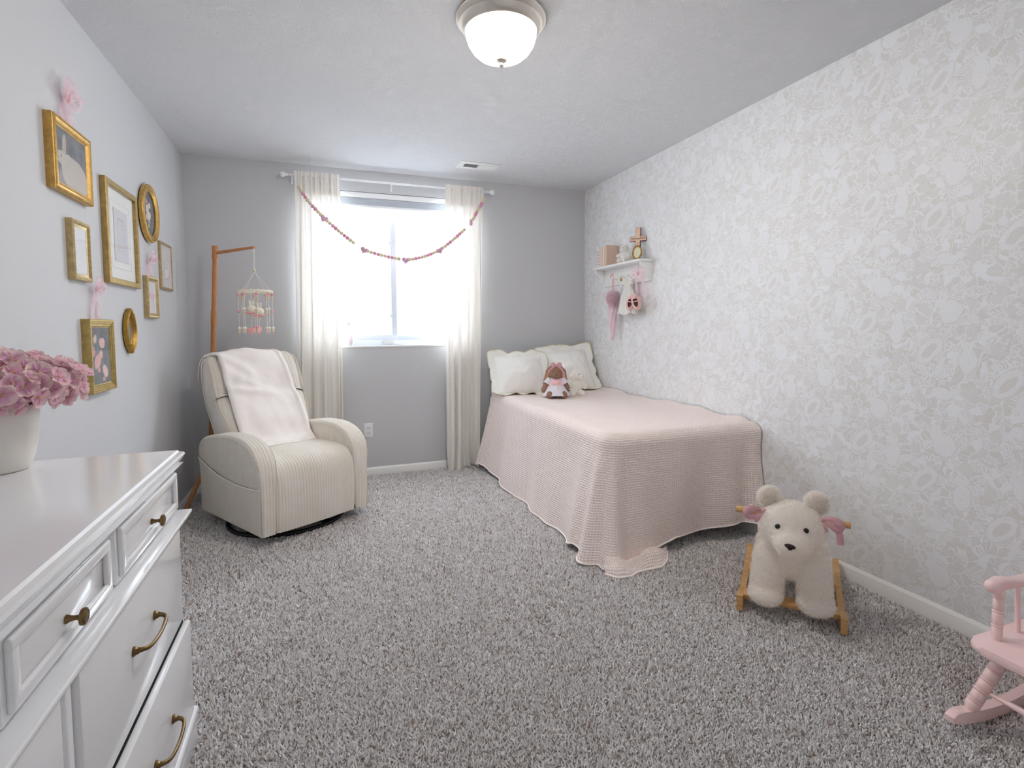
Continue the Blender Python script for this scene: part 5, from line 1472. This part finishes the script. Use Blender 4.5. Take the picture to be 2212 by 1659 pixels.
# things hanging from the pegs
PEGZ = SHZ - .098
def umbrella():
    x, y = W - .062, 3.705
    t = thing('child_umbrella', 'folded pink lace parasol with ruffled collar hanging from a peg', 'umbrella', (x, y, 1.09))
    def mb(): b = MB(); b.M = TR(0, 0, -1.09); return b
    pk = simple('pink_plastic', (236, 170, 168), .4)
    b = mb(); b.tube(catmull([(0, .030, 1.595), (0, .028, 1.615), (0, .014, 1.630), (0, .0, 1.615), (0, 0, 1.58), (0, 0, 1.50)], 5), .0055, 10); b.build('crook_handle', pk, t)
    b = mb(); b.tube([(0, 0, 1.50), (0, 0, 1.48)], .004, 8); b.build('ferrule', M_NICKEL, t)
    b = mb(); nn = 30
    def cl(u, v):
        a = 2 * pi * u; r = interp([(0, .022), (.12, .030), (.5, .030), (.8, .022), (1, .010)], v) * (1 + .16 * sin(a * 6 + v * 9)); return Vector((r * cos(a), r * sin(a), lerp(1.40, 1.115, v)))
    b.grid(cl, 60, nn, cu=True); b.build('folded_canopy', M_LACEPINK, t, 0)
    me = blob([('e', (0, 0, .345), (.040, .048, .052)), ('e', (0, 0, .300), (.026, .030, .05))], .006, 3, .006, 60, 4)
    rf = link('ruffle', me, M_LACEPINK, t, 0); tufts(me, 5200, .024, .0011, M_LACEPINK, 'ruffle_fringe', rf, 21, .8)
    b = mb(); b.lathe([(0, 1.092), (.006, 1.094), (.007, 1.105), (.004, 1.118)], 12, cap=False); b.build('tip', pk, t)
umbrella()
def wand():
    x, y = W - .050, 3.600
    t = thing('ribbon_wand', 'white ribbon wand with a gold charm hanging beside the parasol', 'hanging ornament', (x, y, 1.40))
    b = MB(); b.ball((0, 0, .175), (.010, .012, .014), 12, 8); b.build('gold_charm', M_GOLD, t)
    b = MB(); b.tube([(0, 0, .16), (0, 0, .0)], .003, 8); b.build('stick', M_WHITE, t)
    b = MB(); ribbon_strip(b, [(0, 0, .165), (-.004, .012, .12), (-.006, .004, .085)], [.004, .007, .009]); b.build('ribbon', M_ORGANZA, t, 0)
    b = MB(); b.tube([(0, 0, .185), (.006, .0, .205), (.018, .0, .208)], .0016, 6); b.build('loop', M_STRING, t)
wand()
def dress():
    x, y = W - .052, 3.490
    t = thing('baby_dress', 'tiny white gathered dress hanging from the peg rail on a hanger', 'dress', (x, y, 1.29)); t.rotation_euler = (0, 0, radians(0))
    mt = fabric('white_muslin', (240, 238, 232), .9, 500, .2, .03, .2, transl=.25)
    b = MB(); b.M = TR(0, 0, -1.29)
    def f(u, v):
        a = 2 * pi * u; hw = interp([(0, .030), (.12, .042), (.22, .048), (.5, .095), (1, .128)], v); dp = interp([(0, .012), (.2, .020), (1, .038)], v)
        k = 1 + .06 * sin(a * 14 + v) * sm(.15, .5, v)
        return Vector((dp * sin(a) * k - .006, hw * cos(a) * k, lerp(1.560, 1.298, v) + .006 * sin(a * 5) * v))
    b.grid(f, 112, 26, cu=True); b.build('gathered_skirt', mt, t, 0)
    for s in (-1, 1):
        b = MB(); b.M = TR(0, 0, -1.29); b.ball((-.006, s * .048, 1.535), (.016, .020, .016), 12, 8); b.build('puff_sleeve', mt, t)
    b = MB(); b.M = TR(0, 0, -1.29); b.tube([(0, -.05, 1.552), (0, 0, 1.572), (0, .05, 1.552)], .003, 8); b.tube(catmull([(0, 0, 1.572), (0, 0, 1.588), (.004, .010, 1.600), (.012, .004, 1.606)], 4), .0016, 6); b.build('hanger', M_WHITE, t)
dress()
def ballet():
    x, y = W - .092, 3.346
    for k, (dy, rz_, lab) in enumerate(((.046, 12, 'pink ballet slipper with keyhole straps hanging next to the white dress'), (-.036, -14, 'pink ballet slipper hanging from the peg rail under the tulle bow'))):
        t = thing('ballet_slipper', lab, 'shoe', (x, y + dy, 1.372), 0); t.rotation_euler = (radians(rz_), 0, radians(42))
        # sole faces the wall; opening faces the room (-x)
        b = MB()
        def f(u, v, k=k):
            a = 2 * pi * u; r = 1 - .0 * v; w = .034 * (1 + .12 * sin(a)) ; L_ = .058
            e = sin(pi * (.08 + .84 * v)); return Vector((-.044 * v + .006 * e, w * cos(a) * (.72 + .34 * e) * (1 - .38 * sm(.75, 1, v)), L_ * sin(a) * (.80 + .24 * e) * (1 - .30 * sm(.75, 1, v)) + .008))
        b.grid(f, 36, 12, cu=True); b.face([b.v(f(j / 36, 0)) for j in range(36)]); b.build('upper', M_BALLETPINK, t, 0)
        b = MB(); b.face([b.v(Vector(f(j / 36, .80)) + Vector((.004, 0, 0))) for j in range(36)]); b.build('insole', simple('dark_insole', (112, 76, 78), .8), t, 0)
        for z in (.012, .034): b = MB(); b.tube([(-.044, -.022, z), (-.050, 0, z + .004), (-.044, .022, z)], .005, 8, flat=.5); b.build('strap', M_BALLETPINK, t)
    t = thing('tulle_bow', 'sheer pink tulle bow with long tails over the ballet slippers', 'ribbon', (W - .060, 3.352, PEGZ))
    for s in (-1, 1):
        b = MB(); ribbon_strip(b, [(0, 0, .0), (-.012, s * .030, .028), (-.016, s * .060, .010), (-.010, s * .050, -.020), (0, 0, -.002)], [.006, .024, .030, .022, .006], nrm=(-1, 0, 0), n=5, curl=.3); b.build('loop', M_ORGANZA, t, 0)
        b = MB(); ribbon_strip(b, [(0, 0, 0), (.012, s * .040, -.05), (.024, s * .048, -.11), (.030, s * .050, -.175)], [.006, .018, .022, .024], nrm=(-1, 0, 0), n=5, curl=.2); b.build('tail', M_ORGANZA, t, 0)
    b = MB(); ribbon_strip(b, [(-.006, 0, 0), (-.012, .004, -.06), (-.012, .008, -.16)], [.006, .014, .012], nrm=(-1, 0, 0), n=5); b.build('tail', M_ORGANZA, t, 0)
    b = MB(); b.ball((-.004, 0, 0), (.012, .014, .014), 12, 8); b.build('knot', M_PINKCLOTH, t)
ballet()

# ------------------------------------------------------------------ rocking bear
def rocking_bear():
    # local frame: x to the viewer's right, y backwards (away from the camera), z up
    F = Vector((-.755, -.656, 0)); ang = math.atan2(.656, -.755) - 0   # local x direction = (.656,-.755)
    t = thing('rocking_bear', 'white plush bear rocker on pale wooden runners beside the baseboard', 'rocking toy', (2.63, 1.52, 0), math.atan2(-.755, .656))
    # runners
    for s in (-1, 1):
        pr = []
        low = lambda y: .004 + .42 * (y - .20) ** 2 * (1.0 if y > .2 else .55)
        ys = [i / 24 for i in range(25)]
        bot = [(lerp(-.015, .545, k), None) for k in ys]
        lower = [(y, low(y)) for y, _ in bot]; upper = [(y, low(y) + interp([(-.02, .062), (.04, .060), (.12, .042), (.40, .040), (.55, .036)], y)) for y, _ in bot]
        poly = lower + upper[::-1]
        b = MB(); b.prism(poly, -.0125, .0125, M=Matrix(((0, 0, 1, s * .185), (1, 0, 0, 0), (0, 1, 0, 0), (0, 0, 0, 1))), bev=.003); b.build('runner', M_BEECH, t, 35)
    for (y0, y1, z) in ((.020, .085, .052), (.285, .345, .052)):
        b = MB(); b.box((-.176, y0, z), (.176, y1, z + .020), .004); b.build('foot_board', M_BEECH, t)
    b = MB(); b.tube([(-.215, .105, .405), (.205, .105, .405)], .0135, 16); b.build('handle_bar', M_BEECH, t)
    parts = [('e', (0, .225, .225), (.118, .165, .100)), ('e', (0, .120, .240), (.112, .085, .105)),
             ('l', (-.080, .080, .225), (-.088, .045, .105), .066, .066), ('l', (.080, .080, .225), (.088, .045, .105), .066, .066),
             ('e', (-.090, .020, .096), (.068, .076, .040)), ('e', (.090, .020, .096), (.068, .076, .040)),
             ('l', (-.088, .310, .200), (-.092, .315, .105), .062, .058), ('l', (.088, .310, .200), (.092, .315, .105), .062, .058),
             ('e', (0, .048, .382), (.126, .108, .104)), ('e', (0, -.060, .348), (.062, .056, .050)), ('e', (0, -.02, .366), (.078, .060, .056))]
    me = blob(parts, .0065, 3, .0030, 55, 2)
    link('body', me, M_FUR, t, 0); tufts(me, 42000, .0085, .0009, M_FUR, 'fur', t, 9, .8)
    for s in (-1, 1):
        me = blob([('e', (s * .086, .075, .487), (.042, .028, .042))], .004, 3, .003, 70, s + 3); e = link('ear', me, M_FUR, t, 0); tufts(me, 3600, .012, .0012, M_FUR, 'ear_fur', e, 12, .6)
    for s in (-1, 1):
        b = MB(); b.ball((s * .049, -.046, .408), (.0105, .0085, .0105), 14, 10); b.build('eye', M_SOFTBLACK, t)
    b = MB(); b.ball((-.004, -.116, .362), (.020, .010, .009), 14, 8, M=RY(8)); b.ball((-.004, -.117, .355), (.009, .008, .007), 10, 6); b.build('nose', M_BROWNNOSE, t)
    # ribbons tied at the ears
    for s in (-1, 1):
        k = Vector((s * .105, .025, .437))
        b = MB(); b.tube([k + Vector((-s * .045, .02, .022)), k + Vector((-s * .02, .0, .012)), k], .0045, 8, flat=.5); b.tube([k, k + Vector((s * .022, .02, -.006)), k + Vector((s * .03, .05, .0))], .0045, 8, flat=.5); b.build('ribbon_band', M_ROSE, t)
        b = MB(); b.ball(k, (.012, .010, .013), 10, 7); b.build('ribbon_knot', M_ROSE, t)
        b = MB(); ribbon_strip(b, [k, k + Vector((s * .030, -.012, .010)), k + Vector((s * .058, -.016, -.004)), k + Vector((s * .050, -.014, -.026)), k + Vector((s * .016, -.012, -.012))], [.004, .014, .018, .014, .004], nrm=(0, -1, 0), curl=.4); b.build('ribbon_loop', M_ROSE, t, 0)
        tl = [k, k + Vector((s * .030, -.015, -.010)), k + Vector((s * .055, -.012, -.035)), k + Vector((s * .062, -.012, -.085))] if s > 0 else [k, k + Vector((-.016, -.014, -.018)), k + Vector((-.030, -.014, -.040))]
        b = MB(); ribbon_strip(b, tl, [.004, .011, .012, .012], nrm=(0, -1, 0), curl=.2); b.build('ribbon_tail', M_ROSE, t, 0)
        if s > 0:
            b = MB(); ribbon_strip(b, [k, k + Vector((.004, -.014, -.020)), k + Vector((.010, -.016, -.042))], [.004, .009, .012], nrm=(0, -1, 0), curl=.3); b.build('ribbon_tail', M_ROSE, t, 0)
rocking_bear()

# ------------------------------------------------------------------ pink rocking chair
def turned(b, A, B_, spec, n=16):
    """lathe-turned stick from A to B; spec = [(t, r)]"""
    A, B_ = Vector(A), Vector(B_); d = B_ - A; q = d.to_track_quat('Z', 'Y').to_matrix().to_4x4()
    b.lathe([(r, t * d.length) for t, r in spec], n, M=TR(*A) @ q)
def rings(r, k, base, lo=.12, hi=.9):
    out = [(0, base * .75), (lo * .5, base * .85), (lo, base)]
    for i in range(k):
        c = lerp(lo + .04, hi, (i + .5) / k); out += [(c - .035, base * 1.0), (c - .022, base * .86), (c - .016, base * 1.02), (c - .004, base * 1.10), (c + .008, base * 1.02), (c + .014, base * .86), (c + .027, base * 1.0)]
    out += [(hi, base), (.97, base * .7), (1, base * .6)]
    return sorted(out)
def rocking_chair():
    t = thing('child_rocking_chair', 'small glossy pink wooden rocking chair with turned legs near the baseboard', 'rocking chair', (2.86, .745, 0))
    yl, yr = .925, .565; M_ = M_PINKPAINT
    low = lambda x: .006 + .55 * (x - 2.84) ** 2
    for y in (yl, yr):
        pts = [lerp(2.578, 3.165, k / 30) for k in range(31)]
        lower = [(x, low(x)) for x in pts]; upper = [(x, low(x) + interp([(2.578, .016), (2.60, .032), (2.63, .036), (3.10, .036), (3.165, .018)], x)) for x in pts]
        b = wb(t); b.prism(lower + upper[::-1], -.014, .014, M=Matrix(((1, 0, 0, 0), (0, 0, 1, y), (0, 1, 0, 0), (0, 0, 0, 1))), bev=.004); b.build('rocker', M_, t, 35)
    # seat with a rolled back edge
    b = wb(t); sx0, sx1, sy0, sy1 = 2.672, 3.06, .545, .948; rc = .045; poly = []
    for cx, cy, a0 in ((sx0 + rc, sy0 + rc, 180), (sx1 - rc, sy0 + rc, 270), (sx1 - rc, sy1 - rc, 0), (sx0 + rc, sy1 - rc, 90)):
        for k in range(9): a = radians(a0 + k * 11.25); poly.append((cx + rc * cos(a), cy + rc * sin(a)))
    b.prism(poly, .235, .258, bev=.009); b.build('seat', M_, t, 40)
    b = wb(t); b.tube([(2.985, .59, .262), (2.985, .905, .262)], [.024, .024], 16); b.ball((2.985, .59, .262), .024, 14, 10); b.ball((2.985, .905, .262), .024, 14, 10); b.build('seat_roll', M_, t)
    b = wb(t); b.prism([(2.70, .575), (3.03, .575), (3.03, .905), (2.70, .905)], .215, .236, bev=.003); b.build('seat_apron', M_, t)
    for (xa, ya, xb) in ((2.742, .885, 2.668), (2.742, .605, 2.668), (2.985, .885, 3.035), (2.985, .605, 3.035)):
        yb = yl if ya > .7 else yr
        b = wb(t); turned(b, (xa, ya, .222), (xb, yb, low(xb) + .030), rings(0, 4, .0185)); b.build('leg', M_, t, 50)
    for (x, z) in ((2.700, .118), (3.012, .118)):
        b = wb(t); turned(b, (x, .905, z), (x, .585, z), [(0, .005), (.1, .006), (.25, .009), (.42, .0075), (.45, .0105), (.5, .0115), (.55, .0105), (.58, .0075), (.75, .009), (.9, .006), (1, .005)]); b.build('stretcher', M_, t, 50)
    for y in (.912, .578):
        b = wb(t); turned(b, (2.762, y, .256), (2.790, y + (.012 if y > .7 else -.012), .412), rings(0, 3, .0135, .1, .92)); b.build('arm_post', M_, t, 50)
        for x in (2.868, 2.955):
            b = wb(t); b.tube([(x, y, .256), (x + .012, y + (.012 if y > .7 else -.012), .408)], .0068, 10); b.build('arm_spindle', M_, t)
        # armrest with a scrolled front
        yy = y + (.014 if y > .7 else -.014); b = wb(t); prof = []
        for k in range(25):
            x = lerp(2.758, 3.080, k / 24); zt_ = interp([(2.758, .430), (2.790, .437), (2.83, .430), (2.88, .419), (2.95, .418), (3.02, .424), (3.08, .430)], x); prof.append((x, zt_))
        R = []
        for k, (x, z) in enumerate(prof):
            hw = interp([(2.758, .017), (2.80, .022), (2.9, .020), (3.08, .018)], x); th = interp([(2.758, .016), (2.79, .017), (2.85, .013), (3.08, .011)], x)
            R.append([b.v((x, yy + hw * cos(a) * (abs(cos(a)) ** -.35 if abs(cos(a)) > .01 else 1), z - th + th * sin(a) * (abs(sin(a)) ** -.35 if abs(sin(a)) > .01 else 1))) for a in [2 * pi * q / 20 for q in range(20)]])
        for A, B_ in zip(R, R[1:]):
            for q in range(20): b.face([A[q], A[(q + 1) % 20], B_[(q + 1) % 20], B_[q]])
        b.face(R[-1]); b.face(R[0][::-1]); b.ball((2.762, yy, .414), (.020, .0215, .0205), 18, 12); b.build('armrest', M_, t, 50)
    for y in (.905, .585):
        b = wb(t); turned(b, (3.035, y, .256), (3.118, y, .700), rings(0, 5, .0150, .08, .95)); b.build('back_post', M_, t, 50)
    for y in (.665, .745, .825):
        b = wb(t); b.tube([(3.040, y, .256), (3.108, y, .64)], .0068, 10); b.build('back_spindle', M_, t)
    b = wb(t)
    b.grid(lambda u, v: Vector((3.105 + .016 * sin(2 * pi * v) * .5 + .020 * (v - .5), lerp(.560, .930, u), .660 + .036 * cos(2 * pi * v) + .014 * sin(pi * u))), 30, 20, cv=True); b.build('top_rail', M_, t)
rocking_chair()
